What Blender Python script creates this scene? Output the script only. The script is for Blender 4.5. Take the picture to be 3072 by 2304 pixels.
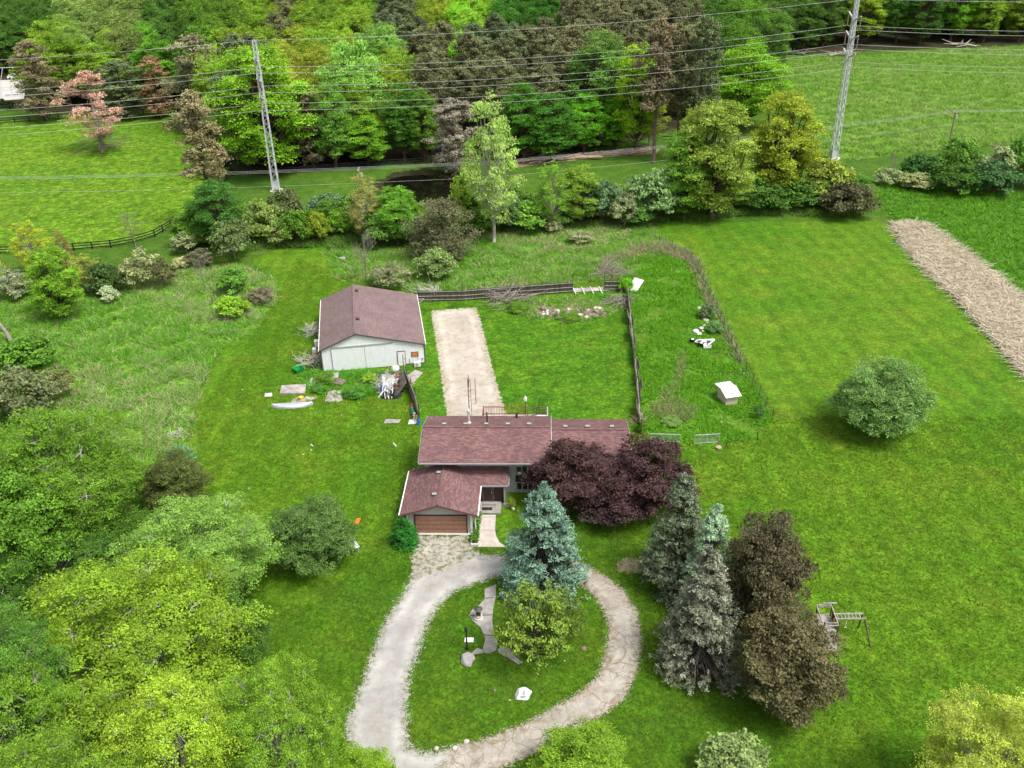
import bpy, bmesh, math, random
import numpy as np
from mathutils import Vector, Matrix
for o in list(bpy.data.objects): bpy.data.objects.remove(o)
SC = bpy.context.scene; COL = SC.collection
R = math.radians; PI = math.pi
# ---------------------------------------------------------------- camera
FOC = .917; CH = 57.0; PITCH = R(29.597); ROLL = R(-1.311)
c_, s_ = math.cos(PITCH), math.sin(PITCH)
FW = np.array([0, c_, -s_]); _up = np.array([0, s_, c_]); _rt = np.array([1., 0, 0])
RT = _rt*math.cos(ROLL)+_up*math.sin(ROLL); UP = -_rt*math.sin(ROLL)+_up*math.cos(ROLL)
CAMP = np.array([0, 0, CH])
cd = bpy.data.cameras.new('camera'); cam = bpy.data.objects.new('camera', cd); COL.objects.link(cam)
cd.sensor_width = 36; cd.lens = 36*FOC; cd.clip_start = 1; cd.clip_end = 6000
m = Matrix.Identity(4)
for i in range(3):
    m[i][0] = RT[i]; m[i][1] = UP[i]; m[i][2] = -FW[i]; m[i][3] = CAMP[i]
cam.matrix_world = m; SC.camera = cam
# ---------------------------------------------------------------- world, sun, exposure
SUN_EL, SUN_AZ = R(60), R(128)        # azimuth from +Y (away from the camera) towards +X
w = bpy.data.worlds.new('World'); SC.world = w; w.use_nodes = True
nt = w.node_tree; bg = nt.nodes['Background']
sky = nt.nodes.new('ShaderNodeTexSky'); sky.sky_type = 'NISHITA'; sky.sun_disc = False
sky.sun_elevation = SUN_EL; sky.sun_rotation = SUN_AZ; sky.dust_density = 6; sky.air_density = 1.0; sky.ozone_density = 1
hs = nt.nodes.new('ShaderNodeHueSaturation'); hs.inputs['Saturation'].default_value = .28
nt.links.new(sky.outputs[0], hs.inputs['Color']); nt.links.new(hs.outputs[0], bg.inputs[0]); bg.inputs[1].default_value = .135
sl = bpy.data.lights.new('sun', 'SUN'); sl.energy = 2.0; sl.angle = R(16); sl.color = (1, .965, .9)
so = bpy.data.objects.new('sun', sl); COL.objects.link(so)
sd_ = Vector((math.sin(SUN_AZ)*math.cos(SUN_EL), math.cos(SUN_AZ)*math.cos(SUN_EL), math.sin(SUN_EL)))
so.rotation_euler = sd_.to_track_quat('Z', 'Y').to_euler(); so.location = (0, 0, 200)
SC.view_settings.view_transform = 'Standard'; SC.view_settings.look = 'None'
SC.view_settings.exposure = 0.45; SC.view_settings.gamma = 1
SC.render.engine = 'CYCLES'
try:
    SC.cycles.max_bounces = 6; SC.cycles.transparent_max_bounces = 32; SC.cycles.diffuse_bounces = 4
except Exception: pass
# ---------------------------------------------------------------- surveying helpers (photo reading -> place on the ground)
K = 3072/2212.; FP = FOC*3072
def ray(dx, dy):
    u, v = dx*K, dy*K
    return FW+RT*(u-1536)/FP-UP*(v-1152)/FP
def g(dx, dy, z=0.):
    d = ray(dx, dy); P = CAMP+d*(z-CH)/d[2]; return (float(P[0]), float(P[1]), z)
def proj(P):
    P = np.asarray(P, float)-CAMP; z = P@FW
    return (1536+FP*(P@RT)/z)/K, (1152-FP*(P@UP)/z)/K, z
def hpix(x, y, dy):                                   # height above (x,y) that is seen on picture line dy
    q = (1152-dy*K)/FP; A = np.array([x, y, 0.])-CAMP
    return float((q*(A@FW)-A@UP)/(UP[2]-q*FW[2]))
# ---------------------------------------------------------------- materials
MATS = {}
class NT:
    def __init__(s, name):
        s.m = bpy.data.materials.new(name); s.m.use_nodes = True; s.t = s.m.node_tree; s.t.nodes.clear()
        s.out = s.n('ShaderNodeOutputMaterial'); MATS[name] = s.m
    def n(s, t, **k):
        x = s.t.nodes.new(t)
        for a, b in k.items(): setattr(x, a, b)
        return x
    def l(s, a, b): s.t.links.new(a, b)
    def setin(s, sock, v):
        if hasattr(v, 'is_linked') or isinstance(v, bpy.types.NodeSocket): s.l(v, sock)
        else: sock.default_value = v
    def co(s, kind='Object'): return s.n('ShaderNodeTexCoord').outputs[kind]
    def map(s, vec, scale=(1, 1, 1), rot=(0, 0, 0), loc=(0, 0, 0)):
        m = s.n('ShaderNodeMapping'); s.l(vec, m.inputs[0]); m.inputs['Scale'].default_value = scale
        m.inputs['Rotation'].default_value = rot; m.inputs['Location'].default_value = loc; return m.outputs[0]
    def noise(s, vec, scale, detail=3, rough=.55, dist=0):
        x = s.n('ShaderNodeTexNoise'); s.l(vec, x.inputs['Vector']); x.inputs['Scale'].default_value = scale
        x.inputs['Detail'].default_value = detail; x.inputs['Roughness'].default_value = rough
        x.inputs['Distortion'].default_value = dist; return x.outputs[0]
    def voro(s, vec, scale, feat='F1', out='Distance', rnd=1):
        x = s.n('ShaderNodeTexVoronoi', feature=feat); s.l(vec, x.inputs['Vector']); x.inputs['Scale'].default_value = scale
        x.inputs['Randomness'].default_value = rnd; return x.outputs[out]
    def ramp(s, fac, lo, hi, a=0., b=1.):
        x = s.n('ShaderNodeMapRange'); s.setin(x.inputs[0], fac)
        for i, v in enumerate((lo, hi, a, b)): x.inputs[i+1].default_value = v
        return x.outputs[0]
    def mix(s, f, a, b, bt='MIX'):
        x = s.n('ShaderNodeMix', data_type='RGBA', blend_type=bt)
        s.setin(x.inputs[0], f)
        for sk, v in ((x.inputs[6], a), (x.inputs[7], b)):
            if isinstance(v, (tuple, list)): sk.default_value = tuple(v)[:3]+(1,)
            else: s.l(v, sk)
        return x.outputs[2]
    def math(s, op, a, b=0., c=0.):
        x = s.n('ShaderNodeMath', operation=op); s.setin(x.inputs[0], a); s.setin(x.inputs[1], b); s.setin(x.inputs[2], c); return x.outputs[0]
    def mul(s, col, f):
        x = s.n('ShaderNodeVectorMath', operation='SCALE')
        if isinstance(col, (tuple, list)): x.inputs[0].default_value = col[:3]
        else: s.l(col, x.inputs[0])
        s.setin(x.inputs['Scale'], f); return x.outputs[0]
    def attr(s, name, out='Fac'):
        x = s.n('ShaderNodeAttribute'); x.attribute_name = name; return x.outputs[out]
    def bsdf(s, col, rough=.8, spec=.3, metal=0., bump=None, bstr=.5, bdist=.05):
        x = s.n('ShaderNodeBsdfPrincipled')
        if isinstance(col, (tuple, list)): x.inputs['Base Color'].default_value = tuple(col)[:3]+(1,)
        else: s.l(col, x.inputs['Base Color'])
        s.setin(x.inputs['Roughness'], rough); x.inputs['Specular IOR Level'].default_value = spec; x.inputs['Metallic'].default_value = metal
        if bump is not None:
            b = s.n('ShaderNodeBump'); b.inputs['Strength'].default_value = bstr; b.inputs['Distance'].default_value = bdist
            s.l(bump, b.inputs['Height']); s.l(b.outputs[0], x.inputs['Normal'])
        return x.outputs[0]
    def done(s, sh): s.l(sh, s.out.inputs[0]); return s.m
    def cut(s, sh, mask):                              # ragged edge: opaque where mask > 0
        t = s.n('ShaderNodeBsdfTransparent'); mx = s.n('ShaderNodeMixShader'); gt = s.math('GREATER_THAN', mask, 0.)
        s.l(gt, mx.inputs[0]); s.l(t.outputs[0], mx.inputs[1]); s.l(sh, mx.inputs[2]); return s.done(mx.outputs[0])

def plain(name, col, rough=.7, spec=.3, metal=0., var=.25, scale=3., bump=.15):
    if name in MATS: return MATS[name]
    s = NT(name); v = s.co(); n1 = s.noise(v, scale, 4); n2 = s.noise(v, scale*9, 2)
    f = s.math('ADD', s.ramp(n1, .3, .7, 1-var, 1+var), s.ramp(n2, .3, .7, -var*.4, var*.4))
    return s.done(s.bsdf(s.mul(col, f), rough, spec, metal, n2, bump, .02))

def edge_mask(s, v, amp, sc, bias=0., fa=0.):
    sd = s.math('SUBTRACT', s.attr('sd'), bias); a = s.ramp(s.noise(v, sc, 8, .72), .25, .75, -amp, amp)
    if fa: a = s.math('ADD', a, s.ramp(s.noise(v, 7, 3, .7), .3, .7, -fa, fa))
    return s.math('ADD', sd, a)

def grass_mat(name, A, B, Cc, big=.045, midv=.45, dry=(.22, .2, .09), dryamt=0., fine=5., contrast=.45, stripes=None, amp=.4, esc=1.3, cutout=True):
    s = NT(name); v = s.co()
    c1 = s.mix(s.ramp(s.noise(v, big, 3, .5), .35, .65), A, B)
    c2 = s.mix(s.math('MULTIPLY', s.ramp(s.noise(v, big*4, 4, .6, .5), .48, .68), .8), c1, Cc)
    md = s.ramp(s.noise(v, midv, 5, .6), .3, .7, 1-contrast*.55, 1+contrast*.55)
    fn = s.noise(v, fine, 3, .7); fr = s.ramp(fn, .3, .7, 1-contrast, 1+contrast)
    pt = s.ramp(s.voro(s.map(v, (1, 1, 1)), fine*.45), .1, .7, 1+contrast*.45, 1-contrast*.45)
    f = s.math('MULTIPLY', s.math('MULTIPLY', md, fr), pt)
    if stripes:
        rot, ws, amt = stripes
        wv = s.n('ShaderNodeTexWave', wave_type='BANDS', bands_direction='X'); s.l(s.map(v, (1, 1, 1), (0, 0, rot)), wv.inputs[0])
        wv.inputs['Scale'].default_value = ws; wv.inputs['Distortion'].default_value = 1.6; wv.inputs['Detail Scale'].default_value = .35
        f = s.math('MULTIPLY', f, s.ramp(wv.outputs['Fac'], 0, 1, 1-amt, 1+amt))
    col = s.mul(c2, f)
    if dryamt > 0:
        dn = s.math('MULTIPLY', s.ramp(s.noise(v, .18, 5, .65), .5, .72), s.ramp(s.noise(v, 3.2, 4, .7), .42, .6))
        col = s.mix(s.math('MULTIPLY', dn, dryamt), col, dry)
    sh = s.bsdf(col, .9, .15, 0, fn, .8, .12)
    if cutout: return s.cut(sh, edge_mask(s, v, amp, esc))
    return s.done(sh)

# leaf material: the crown's own colour comes from the object, leaf-to-leaf tone, lighter pad tops and spruces' painted inner shade from the mesh
def leaf_mat(name, trans=.3, spread=.4, gain=1., wm=(1.12, 1.08, .8), sat=1.0):
    s = NT(name); oi = s.n('ShaderNodeObjectInfo'); var = s.attr('var')
    v = s.co(); n = s.noise(v, .45, 2)
    f = s.math('MULTIPLY', s.ramp(var, 0, 1, gain*(1-spread), gain*(1+spread)), s.ramp(n, .3, .7, .85, 1.18))
    col = s.mul(oi.outputs['Color'], f)
    warm = s.mix(s.math('MULTIPLY', s.ramp(var, .55, 1), .3), col, s.mix(1, col, wm, 'MULTIPLY'))
    hsv = s.n('ShaderNodeHueSaturation'); hsv.inputs['Saturation'].default_value = sat; s.l(warm, hsv.inputs['Color']); warm = hsv.outputs[0]
    p = s.bsdf(warm, .6, .12)
    tr = s.n('ShaderNodeBsdfTranslucent'); s.l(warm, tr.inputs[0])
    mx = s.n('ShaderNodeMixShader'); mx.inputs[0].default_value = trans; s.l(p, mx.inputs[1]); s.l(tr.outputs[0], mx.inputs[2])
    return s.done(mx.outputs[0])
leaf_mat('leaf', .34, .6, 1.62); leaf_mat('needle', .12, .62, 1.4, (1, 1.02, .98), 1.)
def bark(name, c):
    s = NT(name); v = s.map(s.co(), (3, 3, .7)); n = s.noise(v, 3, 4)
    s.done(s.bsdf(s.mul(c, s.ramp(n, .3, .7, .55, 1.4)), .9, .2, 0, n, .6, .05))
bark('bark', (.11, .085, .065)); bark('bark_pale', (.42, .40, .34)); bark('bark_grey', (.24, .21, .18)); bark('bark_dark', (.045, .035, .03))
def blade_mat():
    s = NT('blade'); c = s.attr('col', 'Color')
    p = s.bsdf(c, .8, .15); tr = s.n('ShaderNodeBsdfTranslucent'); s.l(c, tr.inputs[0])
    mx = s.n('ShaderNodeMixShader'); mx.inputs[0].default_value = .3; s.l(p, mx.inputs[1]); s.l(tr.outputs[0], mx.inputs[2]); s.done(mx.outputs[0])
blade_mat()

# ---------------------------------------------------------------- object helpers
def props(o, label=None, cat=None, group=None, kind=None):
    if label: o['label'] = label
    if cat: o['category'] = cat
    if group: o['group'] = group
    if kind: o['kind'] = kind
    return o
def thing(name, label, cat, loc=(0, 0, 0), rz=0., group=None):
    o = bpy.data.objects.new(name, None); COL.objects.link(o); o.empty_display_size = .2
    o.location = loc; o.rotation_euler = (0, 0, rz); return props(o, label, cat, group)
def link(name, me, parent=None, loc=None, color=None):
    o = bpy.data.objects.new(name, me); COL.objects.link(o)
    if parent: o.parent = parent
    if loc is not None: o.location = loc
    if color is not None: o.color = tuple(color)+(1,)
    return o
class M:
    def __init__(s): s.v = []; s.f = []; s.mi = []; s.cur = 0
    def add(s, vs, fs):
        b = len(s.v); s.v += [tuple(p) for p in vs]; s.f += [tuple(b+i for i in f) for f in fs]; s.mi += [s.cur]*len(fs); return s
    def box(s, x0, x1, y0, y1, z0, z1):
        return s.add([(x0, y0, z0), (x1, y0, z0), (x1, y1, z0), (x0, y1, z0), (x0, y0, z1), (x1, y0, z1), (x1, y1, z1), (x0, y1, z1)],
                     [(3, 2, 1, 0), (4, 5, 6, 7), (0, 1, 5, 4), (1, 2, 6, 5), (2, 3, 7, 6), (3, 0, 4, 7)])
    def beam(s, a, b, w, h=None, up=(0, 0, 1)):
        h = h or w; a = Vector(a); b = Vector(b); d = (b-a).normalized(); up = Vector(up)
        if abs(d.dot(up)) > .98: up = Vector((1, 0, 0))
        x = d.cross(up).normalized()*w/2; y = x.cross(d).normalized()*h/2
        return s.add([a-x-y, a+x-y, a+x+y, a-x+y, b-x-y, b+x-y, b+x+y, b-x+y], [(0, 1, 2, 3), (7, 6, 5, 4), (4, 5, 1, 0), (5, 6, 2, 1), (6, 7, 3, 2), (7, 4, 0, 3)])
    def tube(s, pts, rs, n=7, cap=True):
        pts = [Vector(p) for p in pts]
        if not isinstance(rs, (list, tuple)): rs = [rs]*len(pts)
        vs = []; fs = []
        for i, p in enumerate(pts):
            d = (pts[min(i+1, len(pts)-1)]-pts[max(i-1, 0)]).normalized(); u = Vector((0, 0, 1)) if abs(d.z) < .95 else Vector((1, 0, 0))
            x = d.cross(u).normalized(); y = d.cross(x)
            for k in range(n):
                a = 2*PI*k/n; vs.append(p+(x*math.cos(a)+y*math.sin(a))*rs[i])
        for i in range(len(pts)-1):
            for k in range(n):
                a = i*n+k; b = i*n+(k+1) % n; fs.append((a, b, b+n, a+n))
        if cap: fs.append(tuple(range(n))); fs.append(tuple(range(len(vs)-1, len(vs)-1-n, -1)))
        return s.add(vs, fs)
    def prism(s, poly, z0, z1):
        n = len(poly); vs = [(x, y, z0) for x, y in poly]+[(x, y, z1) for x, y in poly]
        return s.add(vs, [tuple(range(n-1, -1, -1)), tuple(range(n, 2*n))]+[(i, (i+1) % n, n+(i+1) % n, n+i) for i in range(n)])
    def slab(s, quad, th):                             # thick sheet below a planar polygon
        q = [Vector(p) for p in quad]; nrm = (q[1]-q[0]).cross(q[2]-q[0]).normalized()
        if nrm.z < 0: q.reverse(); nrm = -nrm
        n = len(q); vs = q+[p-nrm*th for p in q]
        return s.add(vs, [tuple(range(n)), tuple(range(2*n-1, n-1, -1))]+[((i+1) % n, i, n+i, n+(i+1) % n) for i in range(n)])
    def lathe(s, prof, n=16, c=(0, 0)):
        vs = []; fs = []
        for r, z in prof:
            for k in range(n): a = 2*PI*k/n; vs.append((c[0]+r*math.cos(a), c[1]+r*math.sin(a), z))
        for i in range(len(prof)-1):
            for k in range(n): a = i*n+k; b = i*n+(k+1) % n; fs.append((a, b, b+n, a+n))
        fs.append(tuple(range(n-1, -1, -1))); fs.append(tuple(range(len(vs)-n, len(vs)))); return s.add(vs, fs)
    def mesh(s, name, mats, uv=False, smooth=False):
        me = bpy.data.meshes.new(name); me.from_pydata(s.v, [], s.f)
        if not isinstance(mats, (list, tuple)): mats = [mats]
        for mt in mats: me.materials.append(MATS[mt] if isinstance(mt, str) else mt)
        if len(mats) > 1: me.polygons.foreach_set('material_index', s.mi)
        if uv:
            ul = me.uv_layers.new(name='UVMap')
            for p in me.polygons:
                n = p.normal; t = Vector((0, 0, 1)).cross(n)
                t = Vector((1, 0, 0)) if t.length < .02 else t.normalized()
                b = n.cross(t)
                for li in p.loop_indices:
                    co = me.vertices[me.loops[li].vertex_index].co; ul.data[li].uv = (co.dot(t), co.dot(b))
        if smooth: me.polygons.foreach_set('use_smooth', [True]*len(me.polygons))
        me.update(); return me
    def build(s, name, mats, parent=None, uv=False, smooth=False, loc=None, rz=None, **pr):
        o = link(name, s.mesh(name, mats, uv, smooth), parent, loc)
        if rz is not None: o.rotation_euler = (0, 0, rz)
        return props(o, **pr)

# ---------------------------------------------------------------- ground sheets
def sdist(P, poly):
    P = np.asarray(P); A = np.asarray(poly); B = np.roll(A, -1, 0); d = np.full(len(P), 1e9); ins = np.zeros(len(P), bool)
    for a, b in zip(A, B):
        e = b-a; t = np.clip(((P-a)@e)/max(e@e, 1e-9), 0, 1); q = P-a-t[:, None]*e; d = np.minimum(d, np.hypot(q[:, 0], q[:, 1]))
        c = ((a[1] > P[:, 1]) != (b[1] > P[:, 1]))
        with np.errstate(divide='ignore', invalid='ignore'):
            xx = a[0]+(P[:, 1]-a[1])/(b[1]-a[1] if b[1] != a[1] else 1e-9)*(b[0]-a[0])
        ins ^= c & (P[:, 0] < xx)
    return np.where(ins, d, -d)
def gp(pts): return [g(*p)[:2] for p in pts]
def sheet(name, polys, z, mat, cell=1., margin=1., hole=None, kind='structure', zf=None):
    allp = np.array([p for pl in polys for p in pl]); lo = allp.min(0)-margin; hi = allp.max(0)+margin
    nx = int((hi[0]-lo[0])/cell)+2; ny = int((hi[1]-lo[1])/cell)+2
    X, Y = np.meshgrid(lo[0]+np.arange(nx)*cell, lo[1]+np.arange(ny)*cell); P = np.stack([X.ravel(), Y.ravel()], 1)
    sd = np.max([sdist(P, pl) for pl in polys], 0)
    if hole: sd = np.minimum(sd, -sdist(P, hole))
    q = np.arange(nx*ny).reshape(ny, nx); F = np.stack([q[:-1, :-1], q[:-1, 1:], q[1:, 1:], q[1:, :-1]], -1).reshape(-1, 4)
    F = F[(sd[F] > -margin).any(1)]; used = np.unique(F); rm = np.zeros(nx*ny, int); rm[used] = np.arange(len(used))
    V = np.zeros((len(used), 3)); V[:, :2] = P[used]; V[:, 2] = z
    if zf is not None: V[:, 2] += zf(V[:, 0], V[:, 1], sd[used])
    me = npmesh(name, V, rm[F]); me.materials.append(MATS[mat])
    at = me.attributes.new('sd', 'FLOAT', 'POINT'); at.data.foreach_set('value', sd[used].astype(np.float32))
    o = link(name, me); o['kind'] = kind; return o
def npmesh(name, V, F):
    me = bpy.data.meshes.new(name); k = F.shape[1]
    me.vertices.add(len(V)); me.vertices.foreach_set('co', np.asarray(V, np.float32).ravel())
    me.loops.add(F.size); me.loops.foreach_set('vertex_index', F.ravel().astype(np.int32))
    me.polygons.add(len(F)); me.polygons.foreach_set('loop_start', np.arange(0, F.size, k, dtype=np.int32))
    try: me.polygons.foreach_set('loop_total', np.full(len(F), k, np.int32))
    except Exception: pass
    me.update(calc_edges=True); return me

grass_mat('grass_ground', (.055, .135, .012), (.075, .165, .014), (.10, .17, .02), cutout=False, contrast=.4)
grass_mat('grass_lawn', (.068, .180, .007), (.100, .208, .009), (.135, .215, .014), big=.04, fine=4.2, contrast=.45, dry=(.18, .21, .05), dryamt=.15, stripes=(R(-4), .12, .075), amp=.35, esc=1.4)
grass_mat('grass_front', (.050, .138, .006), (.075, .165, .007), (.095, .165, .010), big=.05, fine=4.2, contrast=.5, dry=(.15, .18, .05), dryamt=.25, amp=1.2, esc=.5)
grass_mat('grass_back', (.052, .165, .006), (.075, .19, .007), (.10, .20, .010), big=.06, fine=4, contrast=.58, stripes=(R(80), .2, .05), amp=.3, esc=1.5)
grass_mat('grass_pasture', (.095, .22, .010), (.125, .245, .012), (.15, .25, .02), big=.04, fine=2.0, contrast=.6, amp=1.5, esc=.5)
grass_mat('grass_meadow', (.095, .215, .018), (.12, .24, .024), (.15, .25, .045), big=.05, fine=2.2, contrast=.68, dry=(.28, .28, .13), dryamt=.35, amp=.5, esc=.8)
grass_mat('grass_hay', (.105, .225, .022), (.13, .25, .028), (.16, .26, .045), big=.03, fine=1.6, contrast=.4, dry=(.24, .28, .11), dryamt=.3, amp=1.5, esc=.4)
grass_mat('grass_crop', (.08, .205, .014), (.09, .20, .018), (.085, .19, .035), big=.05, fine=2.4, contrast=.45, stripes=(R(10), .35, .12), amp=.8, esc=.6)
grass_mat('grass_yard', (.055, .165, .008), (.085, .20, .012), (.14, .22, .03), big=.06, fine=2.6, contrast=.5, dry=(.28, .24, .12), dryamt=.35, amp=.4, esc=1.2)
grass_mat('grass_rough', (.075, .195, .015), (.10, .215, .02), (.14, .225, .045), big=.06, fine=2.2, contrast=.5, dry=(.28, .26, .13), dryamt=.35, amp=1, esc=.6)
grass_mat('forest_soil', (.035, .038, .015), (.06, .042, .025), (.03, .055, .015), big=.08, fine=2, contrast=.5, amp=2, esc=.4)
def gravel(name, A, B, Cg, spots, amp, esc, crack=0., sdlo=.2, sdhi=1.6, bias=0., fa=0., mid=0.):
    s = NT(name); v = s.co()
    c = s.mix(s.ramp(s.noise(v, .25, 4), .35, .65), A, B)
    f = s.math('MULTIPLY', s.ramp(s.noise(v, 14, 3, .7), .3, .7, .84, 1.14), s.ramp(s.noise(v, .7, 6, .65), .3, .7, .86, 1.12))
    c = s.mul(c, f)
    sdd = s.attr('sd'); trk = s.math('MULTIPLY', s.ramp(s.math('ABSOLUTE', s.math('SUBTRACT', sdd, 1.15)), 0, .55, 1, 0), s.ramp(s.noise(v, .5, 3), .35, .55)); c = s.mul(c, s.ramp(trk, 0, 1, .95, 1.13))
    if mid: c = s.mix(s.math('MULTIPLY', s.math('MULTIPLY', s.ramp(sdd, 1.7, 2.3), s.ramp(s.noise(v, 1.5, 5, .7), .42, .6)), mid), c, (.27, .24, .17))
    if crack > 0:
        vv = s.n('ShaderNodeVectorMath', operation='ADD'); s.l(v, vv.inputs[0]); nn = s.n('ShaderNodeTexNoise'); s.l(v, nn.inputs[0]); nn.inputs['Scale'].default_value = .9; nn.inputs['Detail'].default_value = 6
        s.l(nn.outputs['Color'], vv.inputs[1])
        cr = s.ramp(s.voro(vv.outputs[0], .33, 'DISTANCE_TO_EDGE'), 0, .022, 1, 0)
        cr2 = s.ramp(s.voro(vv.outputs[0], 1.0, 'DISTANCE_TO_EDGE'), 0, .035, 1, 0)
        gate = s.ramp(s.noise(v, .3, 3), .42, .55)
        gate2 = s.ramp(s.noise(v, .22, 3), .34, .48); c = s.mix(s.math('MULTIPLY', s.math('MULTIPLY', s.math('MAXIMUM', cr, s.math('MULTIPLY', cr2, gate)), gate2), crack), c, (.16, .13, .06)); c = s.mix(s.math('MULTIPLY', s.ramp(s.noise(v, .8, 5, .7), .52, .66), .55), c, (.30, .23, .15))
    sp = s.math('MULTIPLY', s.ramp(s.noise(v, 1.1, 6, .75), .5, .62), spots); c = s.mix(sp, c, (.17, .13, .08))
    sd = s.attr('sd'); ed = s.math('MULTIPLY', s.ramp(sd, sdlo, sdhi, 1, 0), s.ramp(s.noise(v, 2.2, 5, .7), .46, .58))
    c = s.mix(ed, c, Cg)
    n = s.noise(v, 14, 2); sh = s.bsdf(c, .92, .2, 0, n, .3, .02)
    return s.cut(sh, edge_mask(s, v, amp, esc, bias, fa))
gravel('gravel', (.37, .36, .345), (.46, .445, .42), (.15, .16, .055), .12, .5, 1.3, sdlo=.1, sdhi=1.25, bias=.35, fa=.55, mid=.45)
gravel('old_concrete', (.39, .355, .315), (.46, .425, .38), (.22, .17, .09), .3, .35, 3.5, crack=.8, sdlo=.1, sdhi=1.4, bias=.2, fa=.3)
gravel('patchy_gravel', (.38, .35, .30), (.46, .425, .37), (.09, .13, .03), .5, .8, 1.3, sdlo=-1, sdhi=5)
gravel('sand', (.44, .385, .32), (.52, .465, .40), (.22, .23, .09), .3, .35, 1.6, sdlo=.1, sdhi=.9)
gravel('dry_dirt', (.42, .35, .24), (.34, .27, .17), (.16, .18, .06), .3, .5, 1.8, sdlo=0, sdhi=.8)
gravel('wood_litter', (.34, .24, .17), (.46, .36, .27), (.10, .12, .04), .6, .7, 1.2, sdlo=0, sdhi=1.)
s = NT('pond_water'); v = s.co(); s.cut(s.bsdf((.006, .005, .004), .03, .3, 0, s.noise(v, 1.5, 2), .03, .05), edge_mask(s, v, .7, .5))

gm = M().add([(-3000, -400, 0), (3000, -400, 0), (3000, 5000, 0), (-3000, 5000, 0)], [(0, 1, 2, 3)]).build('ground', 'grass_ground', kind='structure')
P_pasture = gp([(-260, 250), (-60, 262), (0, 262), (180, 248), (390, 235), (470, 300), (500, 372), (450, 410), (425, 440), (385, 478), (330, 512), (240, 533), (0, 545), (-260, 556)])
P_meadow = gp([(-260, 560), (0, 575), (120, 660), (240, 640), (400, 575), (520, 575), (590, 600), (600, 650), (560, 705), (485, 755), (450, 800), (432, 860), (415, 940), (405, 1010), (380, 1080), (340, 1130), (0, 1180), (-300, 1150)])
P_hay = gp([(1700, 122), (1820, 125), (2050, 108), (2212, 100), (2600, 90), (2700, 330), (2212, 310), (1950, 330), (1860, 345), (1780, 345), (1700, 220)])
P_crop = gp([(1905, 395), (1890, 430), (1930, 475), (1990, 485), (2080, 548), (2212, 660), (2400, 800), (2900, 900), (2800, 400), (2212, 415)])
P_lawn = gp([(540, 560), (640, 520), (760, 545), (930, 595), (1360, 560), (1430, 480), (1900, 478), (1925, 490), (2000, 585), (2100, 695), (2212, 820), (2500, 1200), (2700, 2200), (-500, 2200), (200, 1250), (340, 1120), (400, 1050), (408, 940), (425, 850), (450, 790), (480, 750), (565, 700), (592, 650), (585, 600)])
P_yard = gp([(1360, 618), (1350, 560), (1420, 520), (1480, 545), (1512, 570), (1530, 620), (1560, 690), (1600, 785), (1640, 850), (1668, 905), (1640, 945), (1520, 965), (1400, 945), (1387, 930), (1380, 800), (1362, 680)])
P_rough = gp([(700, 545), (760, 530), (900, 545), (1050, 500), (1200, 480), (1400, 478), (1440, 520), (1420, 545), (1360, 600), (1240, 615), (905, 635), (720, 600)])
P_back = gp([(905, 655), (1240, 634), (1355, 632), (1366, 720), (1376, 860), (1383, 930), (908, 930), (880, 830), (870, 800), (910, 790)])
P_forest = gp([(-400, 225), (0, 225), (120, 245), (370, 238), (430, 300), (500, 372), (640, 372), (840, 352), (1000, 350), (1150, 342), (1400, 300), (1500, 262), (1560, 262), (1690, 200), (1700, 118), (2212, 98), (2700, 92), (2700, -60), (-800, -60)])
P_front = gp([(500, 1240), (640, 1330), (740, 1250), (880, 1100), (1040, 1180), (1250, 1090), (1480, 1180), (1500, 1300), (1620, 1480), (1900, 1700), (2100, 2100), (300, 2200), (300, 1500)])
sheet('forest_floor', [P_forest], .004, 'forest_soil', 3, 3)
sheet('pasture', [P_pasture], .004, 'grass_pasture', 2, 3)
sheet('hay_field', [P_hay], .008, 'grass_hay', 2.5, 3)
sheet('crop_field', [P_crop], .008, 'grass_crop', 2, 2)
sheet('meadow', [P_meadow], .008, 'grass_meadow', 1.2, 1.5)
sheet('lawn', [P_lawn], .012, 'grass_lawn', 1.2, 1.2)
sheet('rough_grass', [P_rough], .016, 'grass_rough', 1, 1.5)
sheet('side_yard', [P_yard], .020, 'grass_yard', .8, 1)
sheet('back_yard', [P_back], .028, 'grass_back', .8, 1)
sheet('front_lawn', [P_front], .016, 'grass_front', 1, 2)
# driveway ring
D_out = gp([(900, 1159), (894, 1206), (886, 1242), (846, 1306), (814, 1359), (790, 1426), (767, 1493), (746, 1539), (737, 1589), (757, 1640), (800, 1700), (830, 1800), (1000, 1800), (1010, 1715), (1080, 1668), (1180, 1619), (1247, 1583), (1304, 1549), (1354, 1513), (1380, 1456), (1392, 1383), (1380, 1319), (1347, 1269), (1304, 1239), (1257, 1213), (1230, 1206), (1170, 1199), (1104, 1196), (1070, 1194), (1037, 1195), (1020, 1186), (1012, 1159)])
D_in = gp([(1077, 1249), (1037, 1263), (987, 1283), (954, 1313), (930, 1356), (914, 1406), (894, 1456), (889, 1506), (890, 1573), (892, 1606), (924, 1619), (970, 1609), (1020, 1599), (1070, 1583), (1137, 1556), (1204, 1519), (1254, 1489), (1287, 1456), (1304, 1406), (1310, 1356), (1300, 1319), (1277, 1286), (1257, 1266), (1220, 1252), (1154, 1246)])
DR_right = gp([(1090, 1150), (1090, 1260), (1180, 1240), (1260, 1300), (1290, 1400), (1240, 1480), (1000, 1590), (900, 1700), (900, 1850), (1300, 1850), (1500, 1500), (1500, 1200)])
sheet('driveway', [D_out], .024, 'gravel', .4, 1, hole=D_in)
ap = gp([(903, 1157), (1012, 1157), (1022, 1188), (1045, 1196), (1000, 1212), (960, 1232), (900, 1250), (884, 1245), (892, 1205)])
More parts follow.
